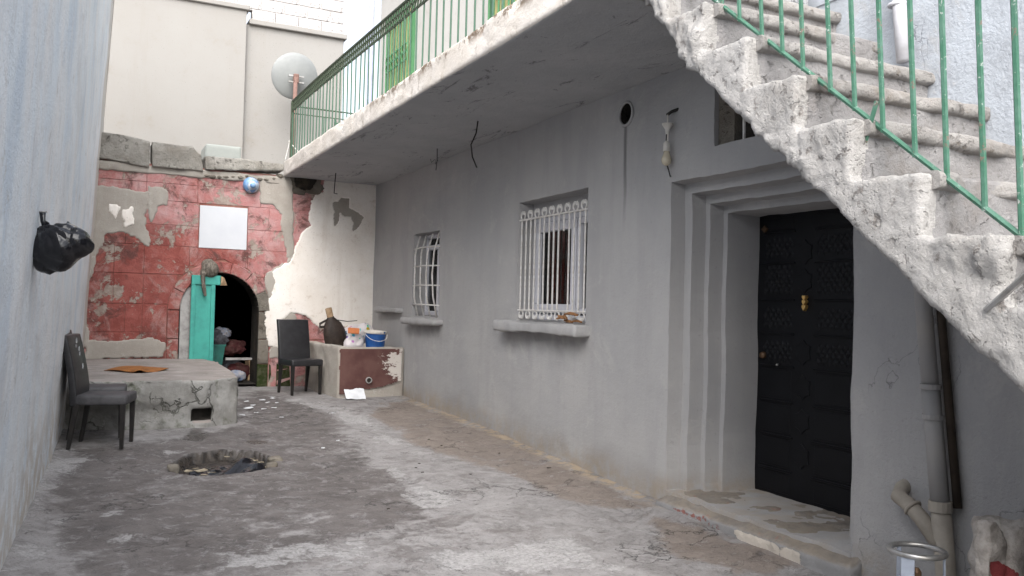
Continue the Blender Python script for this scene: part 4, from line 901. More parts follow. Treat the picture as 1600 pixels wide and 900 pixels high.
# core: mortar bed with the opening, jambs and room
def mk_core():
    xs = np.unique(np.concatenate([np.arange(-0.25, 3.80, 0.05), np.arange(AL-0.05, AR_+0.06, 0.012)])); zs = np.arange(-0.1, 3.29, 0.025)
    X, Z = np.meshgrid(xs, zs, indexing='ij'); xc = (X[:-1, :-1]+X[1:, 1:])/2; zc = (Z[:-1, :-1]+Z[1:, 1:])/2
    Q = np.stack([X.ravel(), np.zeros(X.size), Z.ravel()], 1)
    keep = arch_sd(xc, zc) < -0.03
    gridmesh('wall', np.stack([X, YB+0.008+0.003*fbm(Q, 9, 3, 4).reshape(X.shape), Z], -1), keep, 'mortar', ob)
    # reveal, coloured near black for the shade inside the arch
    arc = [(AL, 0.1)]+[(ACX-AR*math.cos(t), ACZ+AR*math.sin(t)) for t in np.linspace(0, math.pi, 25)]+[(AR_, 0.1)]
    v = []; f = []
    for x, z in arc: v += [(x, YB+0.0, z), (x, YB+0.55, z)]
    for i in range(len(arc)-1): f.append((2*i, 2*i+1, 2*i+3, 2*i+2))
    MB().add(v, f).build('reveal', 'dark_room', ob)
    R = MB(); x0, x1, y0, y1, z0, z1 = -0.3, 3.7, YB+0.52, YB+2.7, 0.25, 3.05
    R.add([(x0, y1, z0), (x1, y1, z0), (x1, y1, z1), (x0, y1, z1)], [(0, 1, 2, 3)]); R.add([(x0, y0, z0), (x0, y1, z0), (x0, y1, z1), (x0, y0, z1)], [(0, 1, 2, 3)]); R.add([(x1, y0, z0), (x1, y1, z0), (x1, y1, z1), (x1, y0, z1)], [(0, 1, 2, 3)])
    R.add([(x0, y0, z1), (x1, y0, z1), (x1, y1, z1), (x0, y1, z1)], [(0, 1, 2, 3)])
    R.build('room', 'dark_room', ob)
    # inner face of the front wall round the opening, and the room floor
    F = MB(); F.add([(x0, y0, z0), (AL-0.02, y0, z0), (AL-0.02, y0, z1), (x0, y0, z1)], [(0, 1, 2, 3)]); F.add([(AR_+0.02, y0, z0), (x1, y0, z0), (x1, y0, z1), (AR_+0.02, y0, z1)], [(0, 1, 2, 3)])
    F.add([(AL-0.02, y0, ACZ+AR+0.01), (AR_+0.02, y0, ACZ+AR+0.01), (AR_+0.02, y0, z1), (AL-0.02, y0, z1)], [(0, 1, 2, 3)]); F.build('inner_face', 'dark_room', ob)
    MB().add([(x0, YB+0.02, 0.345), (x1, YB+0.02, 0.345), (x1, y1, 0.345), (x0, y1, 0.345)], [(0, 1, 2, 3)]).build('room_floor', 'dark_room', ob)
    MB().box((-0.35, YB+0.06, 3.06), (3.8, YB+2.85, 3.22)).build('roof', 'coping_stone', ob)
    MB().box((-0.35, YB+2.7, -0.1), (3.8, YB+2.85, 3.06)).build('rear_wall', 'coping_stone', ob)
mk_core()
RED, DRED, PINK, LPINK, BRICK = c3(0.36, 0.075, 0.052), c3(0.21, 0.05, 0.04), c3(0.50, 0.175, 0.165), c3(0.56, 0.28, 0.27), c3(0.42, 0.095, 0.07)
def stone_tint(x, z):
    t = random.random()
    if x > 1.9: base = PINK if t < 0.6 else LPINK
    elif z > 2.62: base = PINK if t < 0.45 else (LPINK if t < 0.8 else BRICK)
    elif z < 0.95: base = DRED if t < 0.6 else RED
    else: base = RED if t < 0.55 else (BRICK if t < 0.8 else DRED)
    j = random.uniform(0.88, 1.12); return tuple(min(1, c*j) for c in base[:3])+(1,)
def stone(poly, y=YB, dep=0.10, ch=0.0045, mat='red_painted_stone', name='stone', parent=ob, tint=None):
    """block with a chamfered, slightly uneven face; poly counter-clockwise in (x, z)"""
    P = np.array(poly); c = P.mean(0); n = len(P); jit = random.uniform(-0.004, 0.003)
    inn = []
    for p in P:
        d = c-p; L = np.hypot(*d); inn.append(p+d/L*ch*1.5)
    yb_ = y+jit+ch; yf = y+jit
    v = [(p[0], y+dep, p[1]) for p in P]+[(p[0], yb_, p[1]) for p in P]+[(p[0], yf+random.uniform(-0.003, 0.003), p[1]) for p in inn]
    f = [tuple(range(2*n, 3*n))]+[(i, (i+1) % n, n+(i+1) % n, n+i) for i in range(n)]+[(n+i, n+(i+1) % n, 2*n+(i+1) % n, 2*n+i) for i in range(n)]
    o = MB().add(v, f).build(name, mat, parent); o.color = tint or stone_tint(c[0], c[1]); return o
PLQ = (1.325, 1.955, 2.195, 2.775)
rows = [0.30, 0.66, 1.05, 1.42, 1.82, 2.20, 2.48, 2.80, 3.03, 3.26]
def clip(poly):
    """keep blocks off the arch ring by moving their edge points onto it"""
    x0, x1, z0, z1 = poly; g_ = 0.006
    zs = np.linspace(z0, z1, 7); hw = np.where(zs > ACZ, np.sqrt(np.maximum(ARO**2-np.maximum(zs-ACZ, 0)**2, 0)), ARO)
    if z0 >= ACZ+ARO: return [(x0, z0), (x1, z0), (x1, z1), (x0, z1)]
    if x1 <= ACX:      # left of the ring
        xr = np.minimum(x1, np.where(zs < ACZ+ARO, ACX-hw-g_, x1))
        ok = xr > x0+0.03
        if ok.sum() < 2: return None
        pts = [(float(a), float(b)) for a, b in zip(xr[ok], zs[ok])]
        return [(x0, float(zs[ok][0]))]+pts+[(x0, float(zs[ok][-1]))]
    if x0 >= ACX:
        xl = np.maximum(x0, np.where(zs < ACZ+ARO, ACX+hw+g_, x0)); ok = xl < x1-0.03
        if ok.sum() < 2: return None
        pts = [(float(a), float(b)) for a, b in zip(xl[ok], zs[ok])][::-1]
        return [(x1, float(zs[ok][0])), (x1, float(zs[ok][-1]))]+pts
    return None
for r in range(len(rows)-1):
    z0, z1 = rows[r]+0.002, rows[r+1]-0.002; x = -0.16
    cuts = [-0.16]
    while x < 2.62: x += random.uniform(0.42, 0.95); cuts.append(x)
    # joints forced at the arch axis and plaque sides
    must = [0.655]
    if z0 < ACZ+ARO: must += [ACX]
    if z0 < PLQ[3]-0.03 and z1 > PLQ[2]+0.03: must += [PLQ[0]-0.006, PLQ[1]+0.006]
    cuts = sorted([c for c in cuts if min(abs(c-q) for q in must) > 0.16]+must)
    for a, b_ in zip(cuts[:-1], cuts[1:]):
        if a >= PLQ[0]-0.01 and b_ <= PLQ[1]+0.01 and z0 < PLQ[3]-0.03 and z1 > PLQ[2]+0.03:
            continue
        p = clip((a+0.002, b_-0.002, z0, z1))
        if p: stone(p)
# stones over and under the plaque
stone([(PLQ[0]-0.004, 2.055), (PLQ[1]+0.004, 2.055), (PLQ[1]+0.004, PLQ[2]-0.004), (PLQ[0]-0.004, PLQ[2]-0.004)], tint=RED)
# arch ring
nv = 7
for k in range(nv):
    t0, t1 = math.pi*k/nv+0.004, math.pi*(k+1)/nv-0.004
    ts = np.linspace(t0, t1, 6)
    p = [(ACX-AR*math.cos(t), ACZ+AR*math.sin(t)) for t in ts]+[(ACX-ARO*math.cos(t), ACZ+ARO*math.sin(t)) for t in ts[::-1]]
    p = p[::-1]
    grey = k == nv-1
    stone(p, YB-0.024, 0.14, 0.008, 'jamb_stone' if grey else 'red_painted_stone', 'voussoir', tint=[RED, BRICK, PINK, PINK, LPINK, LPINK, PINK][k])
for side, x0, x1 in (('l', AL-0.15, AL), ('r', AR_, AR_+0.15)):
    for z0, z1 in ((0.28, 0.62), (0.63, 0.96), (0.97, 1.345)):
        mt = 'red_painted_stone' if side == 'l' else ('mossy_stone' if z1 < 0.95 else 'jamb_stone')
        stone([(x0+0.003, z0), (x1-0.003, z0), (x1-0.003, z1), (x0+0.003, z1)], YB-0.012, 0.14, 0.008, mt, 'jamb_stone', tint=DRED)
stone([(AR_+0.155, 0.29), (2.62, 0.29), (2.60, 0.60), (AR_+0.155, 0.66)], YB-0.004, 0.1, 0.01, 'mossy_stone', 'jamb_stone')
MB().box((PLQ[0]+0.004, YB-0.012, PLQ[2]+0.002), (PLQ[1]-0.004, YB+0.03, PLQ[3]-0.004)).build('plaque', 'plaque_white', ob, bevel=0.004)
# red stones seen in the gap of the white plaster
for z0, z1 in ((2.16, 2.46), (2.47, 2.72), (2.73, 2.98)): stone([(2.50, z0), (2.98, z0), (2.98, z1), (2.50, z1)], YB-0.0, tint=BRICK)
for x0, x1, z0, z1 in ((2.30, 2.78, 0.97, 1.33), (2.79, 3.3, 0.97, 1.33), (2.40, 2.85, 0.30, 0.62), (2.86, 3.4, 0.30, 0.62), (2.35, 2.85, 0.63, 0.96), (2.86, 3.4, 0.63, 0.96)): stone([(x0, z0), (x1, z0), (x1, z1), (x0, z1)], YB-0.0, tint=PINK)
# plaster coats with broken outlines
white = pxpoly([(470, 262), (600, 285), (600, 640), (575, 560), (560, 520), (530, 505), (500, 512), (478, 492), (455, 487), (440, 500), (440, 545), (418, 540), (415, 480), (428, 445), (425, 425), (455, 408), (462, 385), (456, 370)])
red1 = pxpoly([(452, 270), (512, 272), (505, 300), (493, 305), (484, 322), (482, 340), (487, 353), (472, 362), (466, 378), (456, 395), (450, 380)])
sc1 = pxpoly([(524, 320), (535, 312), (545, 312), (546, 326), (558, 332), (567, 340), (560, 355), (550, 362), (552, 350), (548, 338), (536, 336), (530, 330), (527, 345), (523, 352)])
def f_white(X, Z): return np.minimum(np.minimum(sdpoly(X, Z, white), -sdpoly(X, Z, red1)), -sdpoly(X, Z, sc1)-0.01)
sheet('plaster_coat', 'white_plaster', ob, f_white, 2.2, 3.84, 0.25, 3.30, YB-0.010, 0.011, seed=3)
greys = [pxpoly(p) for p in ([(130, 300), (150, 290), (232, 300), (228, 350), (240, 392), (225, 385), (200, 365), (165, 362), (160, 385), (150, 400), (142, 430), (128, 470), (120, 480)],
         [(120, 460), (140, 420), (134, 470), (136, 540), (110, 560)], [(405, 278), (458, 272), (458, 400), (450, 400), (440, 360), (441, 335), (425, 320), (408, 316)],
         [(232, 290), (262, 300), (258, 318), (245, 322), (236, 345), (232, 330)], [(412, 430), (450, 408), (462, 390), (462, 520), (440, 560), (418, 560), (417, 480)], [(135, 535), (240, 530), (280, 545), (280, 560), (130, 562)],
         [(520, 300), (575, 300), (580, 370), (515, 370)])]
def f_grey(X, Z):
    m = np.full(X.shape, -9.)
    for p in greys: m = np.maximum(m, sdpoly(X, Z, p))
    return np.minimum(m, -ring_sd(X, Z)-0.02) if True else m
sheet('render_coat', 'grey_render', ob, f_grey, -0.15, 3.6, 0.25, 3.30, YB-0.002, 0.012, seed=13)
lumps = [pxpoly(p) for p in ([(192, 328), (206, 325), (209, 350), (196, 354), (190, 340)], [(170, 318), (188, 325), (180, 340), (170, 330)])]
def f_l(X, Z): return np.maximum(sdpoly(X, Z, lumps[0]), sdpoly(X, Z, lumps[1]))
sheet('plaster_patch', 'white_plaster', ob, f_l, 0.1, 0.7, 2.4, 3.0, YB-0.012, 0.014, seed=23)
# sooty broken beam socket under the balcony end, its shaded hollow painted as a dark sheet
brk = pxpoly([(455, 268), (502, 270), (500, 284), (507, 295), (497, 304), (478, 300), (466, 306), (456, 302)]); hole = pxpoly([(463, 277), (476, 273), (489, 280), (486, 292), (474, 297), (464, 290)])
sheet('broken_masonry', 'jamb_stone', ob, lambda X, Z: sdpoly(X, Z, brk), 2.4, 3.2, 2.8, 3.3, YB-0.012, 0.02, amp=0.03, seed=33)
sheet('socket_shade', 'dark_room', ob, lambda X, Z: sdpoly(X, Z, hole)+0.01, 2.4, 3.2, 2.8, 3.3, YB-0.035, 0.008, amp=0.01, seed=37)
# coping stones and rubble
for quad, nm in (([(149, 206), (190, 211), (234, 223), (233, 263), (195, 256), (149, 247)], 'coping_block'), ([(237, 223), (300, 231), (316, 243), (317, 270), (290, 266), (237, 262)], 'coping_block'), ([(319, 243), (380, 249), (441, 258), (441, 267), (400, 268), (319, 266)], 'coping_block')):
    p = [bw(a, b_) for a, b_ in quad]; m = MB(); m.prism(p, 'Y', YB-0.07, YB+0.33); rough(m, nm, 'coping_stone', ob, 0.022, ((3, 0.025), (10, 0.014)))
for k in range(12):
    px = 322+k*10.5; py = 277+0.02*(px-322)+random.uniform(-3, 3); x, z = bw(px, py); m = MB(); m.ball((x, YB+0.05, z), (random.uniform(0.04, 0.075), 0.1, random.uniform(0.025, 0.045)), 8, 6); m.build('rubble_stone', 'jamb_stone', ob, wob=0.015, wsc=9, smooth=True)
m = MB(); m.box((-0.1, YB-0.02, 3.14), (2.45, YB+0.25, 3.25)); rough(m, 'mortar_bed', 'grey_render', ob, 0.03, ((4, 0.03), (12, 0.015)))

# teal door leaf standing ajar, and the weathered board beside it
def teal_door():
    dl = MB().box((1.255, YB-0.075, 0.33), (1.545, YB-0.045, 1.80)).build('door', 'teal_paint', ob)
    for x0, x1 in ((1.245, 1.30), (1.495, 1.55)): MB().box((x0, YB-0.095, 0.33), (x1, YB-0.042, 1.80)).build('stile', 'teal_paint', dl, bevel=0.004)
    tr = MB(); tr.box((1.245, YB-0.10, 1.70), (1.62, YB-0.04, 1.825)); o = tr.build('top_rail', 'teal_paint', dl, bevel=0.004)
    MB().add([(1.61, YB-0.10, 1.695), (1.61, YB-0.04, 1.695), (1.705, YB-0.06, 1.70), (1.66, YB-0.10, 1.80), (1.61, YB-0.10, 1.822), (1.61, YB-0.04, 1.822), (1.66, YB-0.05, 1.80)], [(0, 1, 2), (0, 2, 3, 4), (4, 3, 6, 5), (1, 5, 6, 2), (3, 2, 6), (0, 4, 5, 1)]).build('splintered_end', 'raw_wood', dl)
    return dl
teal_door()
MB().box((1.125, YB+0.02, 0.33), (1.255, YB+0.06, 1.70)).build('board', 'grey_board', ob, wob=0.006)

# ================================================================== BEIGE BUILDING behind
YG = 15.0
bb = empty('beige_building', (1, YG+2, 0), 'tall blank beige building with a concrete block parapet behind the outbuilding', 'building')
m = MB(); m.box((-6, YG, -0.4), (2.275, YG+5, 6.42)); m.build('wall', 'beige_paint', bb)
m = MB(); m.box((2.275, YG+0.10, -0.4), (3.985, YG+5, 6.22)); m.build('wall', 'beige_paint', bb)
MB().box((-6, YG-0.05, 6.42), (2.32, YG+0.3, 6.50)).build('coping', 'beige_paint', bb, bevel=0.01); MB().box((2.33, YG+0.03, 6.22), (4.03, YG+0.4, 6.31)).build('coping', 'beige_paint', bb, bevel=0.01)
blk = MB().box((0, 0, 0), (0.392, 0.18, 0.193)).mesh('block', bevel=0.008)
for r in range(5):
    z = 6.318+r*0.203; x = 3.99-0.4*(1 if r % 2 == 0 else 0.62)
    if r % 2: o = MB().box((3.99-0.238, YG+0.152, z), (3.982, YG+0.33, z+0.193)).build('block', 'block_concrete', bb, bevel=0.008); x -= 0.4
    while x > (0.4 if z > 6.5 else 2.30):
        o = mkobj('block', blk, 'block_concrete', bb); o.location = (x-bb.location.x, YG+0.15+random.uniform(-0.004, 0.004)-bb.location.y, z-bb.location.z); x -= 0.4
MB().box((0.3, YG+0.165, 6.5), (3.97, YG+0.31, 7.33)).build('mortar_bed', 'block_concrete', bb)

# satellite dish seen from behind
cx, cz = bw(462, 119, 14.3); YD = 14.3
dish = empty('satellite_dish', (cx, YD, 3.3), 'grey satellite dish seen from behind on a rusty pole', 'satellite dish')
M = Matrix.Rotation(math.radians(-78), 3, 'X')
MB().lathe([(0.001, 0.0), (0.12, 0.008), (0.24, 0.03), (0.33, 0.058), (0.375, 0.078), (0.382, 0.085), (0.375, 0.092), (0.33, 0.07), (0.001, 0.02)], (cx, YD, cz), 48, M).build('reflector', 'dish_grey', dish, smooth=True)
MB().tube([(cx-0.02, YD-0.10, cz-0.05), (cx-0.03, YD-0.10, 3.2)], 0.035, 10).build('pole', 'rusty_pole', dish, smooth=True)
for dz in (-0.02, -0.12): MB().box((cx-0.13, YD-0.09, cz+dz-0.012), (cx+0.12, YD-0.05, cz+dz+0.012)).build('bracket', 'steel', dish)
MB().box((cx-0.055, YD-0.13, cz-0.14), (cx+0.03, YD-0.04, cz+0.01)).build('clamp', 'rusty_pole', dish, bevel=0.01)
MB().tube([(cx, YD+0.05, cz-0.3), (cx, YD+0.55, cz+0.02)], 0.012, 6).build('feed_arm', 'steel', dish)
# pale tank on the outbuilding roof
x0, z0 = bw(318, 248, 13.6); x1, z1 = bw(374, 233, 13.6)
tk = rough(MB().box((x0, 13.4, 3.215), (x1, 14.0, z1)), 'storage_tank', 'tank_pale', None, 0.03, ((2, 0.01),)); tag(tk, 'pale green plastic tank lying on the outbuilding roof', 'tank')
# bottle on the wall top
bx, bz = bw(394, 288, YB-0.1)
bt = empty('water_bottle', (bx, YB-0.1, bz-0.1), 'crumpled blue plastic water bottle on top of the red wall', 'bottle')
M = Matrix.Rotation(math.radians(98), 3, 'X') @ Matrix.Rotation(0, 3, 'Z')
MB().lathe([(0.001, -0.18), (0.085, -0.175), (0.105, -0.14), (0.108, -0.03), (0.10, 0.0), (0.108, 0.03), (0.10, 0.07), (0.05, 0.14), (0.03, 0.15)], (bx, YB-0.0, bz), 22, M).build('body', 'bottle_clear', bt, smooth=True, wob=0.014, wsc=14)
MB().lathe([(0.03, 0.145), (0.035, 0.15), (0.035, 0.19), (0.001, 0.195)], (bx, YB-0.0, bz), 16, M).build('cap', 'bottle_blue', bt, smooth=True)
MB().lathe([(0.108, 0.02), (0.112, 0.035), (0.104, 0.06), (0.07, 0.118)], (bx, YB-0.0, bz), 22, M).build('label_band', 'bottle_blue', bt, smooth=True, wob=0.006)
# distant pole above the roofs
px_, pz_ = bw(580, 10, 24); up = MB().tube([(px_, 24, -0.4), (px_+0.02, 24, pz_+2.5)], 0.09, 10).build('utility_pole', 'pole_blue', smooth=True); MB().tube([(px_-0.5, 24, pz_+2.2), (px_+0.5, 24, pz_+2.2)], 0.04, 6).build('crossarm', 'pole_blue', up)
tag(up, 'slim pale utility pole rising in the gap beyond the balcony', 'pole')

# ================================================================== platform
PZ = 0.705
pl = empty('concrete_platform', (0.6, 10.2, 0.28), 'low cracked concrete platform with a square drain hole in the corner', 'platform')
poly = [(-0.35, 9.16), (0.3, 8.98), (0.55, 8.93), (1.08, 8.97), (1.43, 9.18), (1.50, 10.2), (1.52, 11.5), (1.42, YB-0.03), (-0.2, YB-0.03)]
m = MB(); m.prism(poly, 'Z', 0.1, PZ)
hx, hz = 0, 0
ph = onfloor(308, 664)
def plat(co, nr):
    top = sstep(0.5, 0.9, nr[:, 2]); side = 1-top
    a = fbm(co, 2.2, 3, 5); co = co+nr*(side*(0.04*a+0.02*fbm(co, 7, 3, 6)))[:, None]
    # missing render low on the left of the drain
    k = sstep(1.0, 0.6, co[:, 0])*sstep(0.52, 0.40, co[:, 2])*side; co[:, 1] += k*0.05
    d = np.maximum(np.abs(co[:, 0]-1.06)-0.095, np.abs(co[:, 2]-0.355)-0.055); f_ = sstep(9.4, 9.2, co[:, 1])
    co[:, 1] += sstep(0.012, -0.012, d)*f_*0.16
    return co
po = rough(m, 'body', 'platform_render', pl, 0.022, ((5, 0.006),), plat)
po.data.materials.append(MATS['platform_top']); po.data.materials.append(MATS['dark_room'])
n_ = len(po.data.polygons); nrm = np.empty(n_*3); po.data.polygons.foreach_get('normal', nrm); nrm = nrm.reshape(-1, 3); ce = np.empty(n_*3); po.data.polygons.foreach_get('center', ce); ce = ce.reshape(-1, 3)+np.array(org(pl))
ins = (np.abs(ce[:, 0]-1.06) < 0.098) & (np.abs(ce[:, 2]-0.355) < 0.058) & (ce[:, 1] < 9.4) & (ce[:, 1] > 9.03)
po.data.polygons.foreach_set('material_index', np.where(ins, 2, (nrm[:, 2] > 0.6).astype(int)))
# slabs of old render still clinging to the front
for k, (px, py, rx, rz_) in enumerate(((250, 610, 0.16, 0.075), (292, 610, 0.12, 0.075), (345, 625, 0.14, 0.17), (285, 632, 0.09, 0.07), (265, 640, 0.10, 0.06))):
    pass
# rusty sheet on the platform
rs = np.array([onz(a, b, PZ) for a, b in ((163, 579), (195, 572), (238, 572), (262, 578), (232, 586), (190, 585))])
cxr, cyr = rs[:, 0].mean(), rs[:, 1].mean(); uu = np.linspace(-1, 1, 21); U, V = np.meshgrid(uu, uu, indexing='ij')
R2 = np.hypot(U, V); X = cxr+0.33*U*(1-0.8*np.abs(V)**1.3); Yq = cyr+0.44*V*(1-0.2*U*U)**.5
Zs = PZ+0.012+0.014*(1-np.abs(U)**1.6)+0.010*np.sin(5*V+2*U)
sh = gridmesh('rusty_sheet', np.stack([X, Yq, Zs], -1), None, 'rust'); md = sh.modifiers.new('t', 'SOLIDIFY'); md.thickness = 0.004
tag(sh, 'bowed orange rusty metal sheet lying on the concrete platform', 'metal sheet')

# ================================================================== chairs
def make_chair(label, seatmat, loc, rz, flowers=False):
    """faces local -y; origin on the floor"""
    c = empty('dining_chair', loc, label, 'chair', 'padded dining chairs', rz); ORG[c.name] = Vector((0, 0, 0))
    sw, sd_, h = 0.215, 0.215, 0.455
    m = MB(); m.box((-sw, -sd_-0.01, h-0.085), (sw, sd_-0.03, h)); m.build('seat', seatmat, c, bevel=0.022, seg=3, smooth=True)
    # backrest: slight backward sweep
    zs = np.linspace(0.36, 0.96, 9); prof = []; 
    yb_ = lambda z: 0.195+0.10*max(0, (z-0.42)/0.54)**1.5
    p = [(yb_(z)-0.03, z) for z in zs]+[(yb_(z)+0.03, z) for z in zs[::-1]]
    bk = MB().prism(p, 'X', -sw, sw).build('backrest', 'black_leather', c, bevel=0.012, seg=2, smooth=True)
    if flowers:
        for k, (x, z, s) in enumerate(((0.03, 0.90, 1.0), (0.05, 0.83, 0.8), (0.04, 0.79, 0.6), (0.06, 0.68, 0.9), (-0.02, 0.86, 0.5))):
            f = MB()
            for q in range(5): a = 2*math.pi*q/5; f.ball((x+0.014*s*math.cos(a), yb_(z)-0.032, z+0.018*s*math.sin(a)), (0.011*s, 0.003, 0.014*s), 8, 5)
            f.build('flower_motif', 'flower_print', bk)
    for sx_ in (-1, 1):
        MB().prism([(-0.021, -0.021), (0.021, -0.021), (0.021, 0.021), (-0.021, 0.021)], 'Z', 0, 1).v
        for fy, top, yo in ((-sd_+0.022, h-0.07, 0.0), (sd_-0.045, h-0.07, 0.055)):
            x = sx_*(sw-0.024); a, b = 0.022, 0.015
            v = [(x-b, fy+yo-b, 0), (x+b, fy+yo-b, 0), (x+b, fy+yo+b, 0), (x-b, fy+yo+b, 0), (x-a, fy-a, top), (x+a, fy-a, top), (x+a, fy+a, top), (x-a, fy+a, top)]
            MB().add(v, [(0, 3, 2, 1), (4, 5, 6, 7), (0, 1, 5, 4), (1, 2, 6, 5), (2, 3, 7, 6), (3, 0, 4, 7)]).build('leg', 'chair_leg', c, bevel=0.003)
    return c
make_chair('dusty padded chair with white flowers printed on its black backrest by the pale blue wall', 'dusty_leather', (0.165, 8.27, float(zf(8.27))+0.0), math.radians(90-14), True)
make_chair('dusty padded chair standing between the flowered chair and the concrete platform', 'dusty_leather', (0.13, 8.70, float(zf(8.70))+0.01), math.radians(90-4))
make_chair('plain black padded chair beside the maroon washing trough', 'black_leather', (2.53, 11.28, float(zf(11.28))+0.005), math.radians(12))

# ================================================================== washing trough
tr = empty('washing_trough', (3.3, 11.2, 0.3), 'concrete washing trough with flaking maroon paint on its front', 'trough')
m = MB(); TZ = 0.94; x0, x1, y0, y1 = 2.865, W+0.0, 10.74, YB-0.03
m.prism([(x0+0.02, y0), (x1, y0-0.0), (x1, y1), (x0-0.06, y1), (x0-0.07, 11.5)], 'Z', 0.12, 0.86); m.prism([(x0+0.02, y0), (x1, y0), (x1, y0+0.11), (x0+0.01, y0+0.11)], 'Z', 0.7, TZ)
m.prism([(x0+0.02, y0), (x0+0.14, y0), (x0+0.03, y1), (x0-0.07, y1), (x0-0.07, 11.5)], 'Z', 0.7, TZ+0.01)
rough(m, 'basin', 'grey_render', tr, 0.022, ((4, 0.012), (12, 0.006)))
def mk_front():
    xs = np.arange(2.88, 3.735, 0.012); zs = np.arange(0.33, 0.925, 0.012); X, Z = np.meshgrid(xs, zs, indexing='ij'); Q = np.stack([X.ravel(), np.zeros(X.size), Z.ravel()], 1)
    pol = [(2.905, 0.335), (2.90, 0.6), (2.905, 0.915), (3.72, 0.92), (3.72, 0.66), (3.72, 0.50), (3.60, 0.47), (3.45, 0.43), (3.30, 0.41), (3.15, 0.38), (3.0, 0.345)]
    m_ = sdpoly(X, Z, pol)+(fbm(Q, 9, 3, 4)*0.02).reshape(X.shape); kc = (m_[:-1, :-1]+m_[1:, 1:])/2 > 0
    fl = sstep(3.28, 3.66, X)*sstep(0.28, 0.08, np.abs(Z-0.72+0.12*(X-3.5)))+0.75*sstep(3.66, 3.72, X); fl = np.clip(fl, 0, 1)
    d = 0.006*np.clip(fbm(Q, 4, 3, 8).reshape(X.shape), -1, 1)
    gridmesh('painted_front', np.stack([X, y0-0.022+d, Z], -1), kc, 'maroon_flaking_paint', tr, attrs=dict(flake=fl))
mk_front()
sx_, sz_ = bw(576, 594, y0-0.03); M = Matrix.Rotation(math.radians(90), 3, 'X')
MB().lathe([(0.040, -0.03), (0.040, 0.035), (0.031, 0.037), (0.031, 0.0)], (sx_, y0-0.02, sz_), 18, M).build('drain_spout', 'grey_board', tr, smooth=False)
MB().lathe([(0.032, 0.0), (0.001, 0.001)], (sx_, y0-0.030, sz_), 18, M).build('drain_hole', 'dark_room', tr)
# blue bucket
bx_, by_ = 3.47, 11.08; bk = empty('bucket', (bx_, by_, 0.868), 'blue plastic bucket full of dried white plaster standing on the trough', 'bucket')
MB().lathe([(0.118, 0.0), (0.138, 0.22), (0.141, 0.24), (0.146, 0.24), (0.146, 0.262), (0.135, 0.262), (0.112, 0.02), (0.001, 0.02)], (bx_, by_, 0.868), 28).build('body', 'blue_plastic', bk, smooth=False)
m = MB(); m.lathe([(0.143, 0.235), (0.152, 0.24), (0.152, 0.268), (0.12, 0.275), (0.05, 0.283), (0.001, 0.287)], (bx_, by_, 0.868), 28); m.build('plaster_crust', 'foam_white', bk, smooth=True, wob=0.012, wsc=12)
MB().tube([(bx_+0.15*math.cos(a), by_-0.02+0.15*math.sin(a)-0.005, 1.108-0.10*math.sin(max(0, -a))) for a in np.linspace(-math.pi, 0, 14)], 0.004, 6).build('handle', 'white_metal', bk)
# printed plastic bags
def blob(name, cen, r, mat, label, cat, seed, amp=0.05, sc=7, vox=0.02, group=None):
    m = MB(); rnd = random.Random(seed)
    for k in range(6): m.ball((cen[0]+rnd.uniform(-.4, .4)*r[0], cen[1]+rnd.uniform(-.4, .4)*r[1], cen[2]+rnd.uniform(-.25, .35)*r[2]), (r[0]*rnd.uniform(.55, .75), r[1]*rnd.uniform(.55, .75), r[2]*rnd.uniform(.5, .75)), 12, 8)
    o = rough(m, name, mat, None, vox, ((sc, amp), (sc*2.7, amp*0.45))); tag(o, label, cat, group); return o
blob('plastic_bag', (3.19, 11.12, 0.97), (0.15, 0.13, 0.15), 'printed_bag', 'stuffed white printed plastic bag with orange and green spots beside the bucket', 'bag', 4)
m = MB(); 
blob('plastic_bag', (3.36, 11.50, 1.07), (0.22, 0.18, 0.20), 'printed_bag', 'crumpled white printed bag heaped behind the blue bucket', 'bag', 9)
x, z = bw(553, 517, 10.98); pk = MB().box((x-0.075, 10.965, z-0.035), (x+0.075, 10.99, z+0.04)).build('packet', 'rust', wob=0.02, wsc=9, bevel=0.006); pk.data.materials.clear(); simple('orange_wrap', c3(0.60, 0.20, 0.07), c3(0.5, 0.17, 0.07), 9, 0.5); pk.data.materials.append(MATS['orange_wrap']); tag(pk, 'small orange packet on the white printed bag', 'packet')
# dark jug leaning on the wall
jx, jy = 2.99, 11.42
jg = empty('dark_jug', (jx, jy, 0.865), 'dark soot brown jug with a pale neck leaning on the trough', 'jug')
Mj = Matrix.Rotation(math.radians(-16), 3, 'Y') @ Matrix.Rotation(math.radians(8), 3, 'X')
m = MB(); m.lathe([(0.13, 0.0), (0.15, 0.05), (0.145, 0.25), (0.12, 0.36), (0.05, 0.44), (0.045, 0.46)], (0, 0, 0), 16); m.v = [tuple(Mj @ Vector((a*1.0, b*0.7, c))+Vector((jx+0.06, jy, 0.865))) for a, b, c in m.v]; m.build('body', 'soot_brown', jg, smooth=True, wob=0.03, wsc=7)
m = MB(); m.lathe([(0.044, 0.44), (0.046, 0.50), (0.046, 0.585), (0.036, 0.585), (0.036, 0.47)], (0, 0, 0), 14); m.v = [tuple(Mj @ Vector((a, b*0.8, c))+Vector((jx+0.06, jy, 0.865))) for a, b, c in m.v]; m.build('neck', 'raw_wood', jg, wob=0.008)
m = MB(); m.tube([tuple(Mj @ Vector(p)+Vector((jx+0.06, jy, 0.865))) for p in ((-0.04, 0, 0.44), (-0.16, -0.03, 0.42), (-0.17, -0.03, 0.38), (-0.10, -0.02, 0.36))], 0.016, 7); m.build('handle', 'soot_brown', jg, smooth=True)
m = MB(); m.tube([tuple(Mj @ Vector(p)+Vector((jx+0.06, jy, 0.865))) for p in ((0.06, -0.05, 0.42), (0.2, -0.06, 0.36), (0.34, -0.04, 0.33))], 0.006, 5); m.build('wire', 'wire_black', jg)
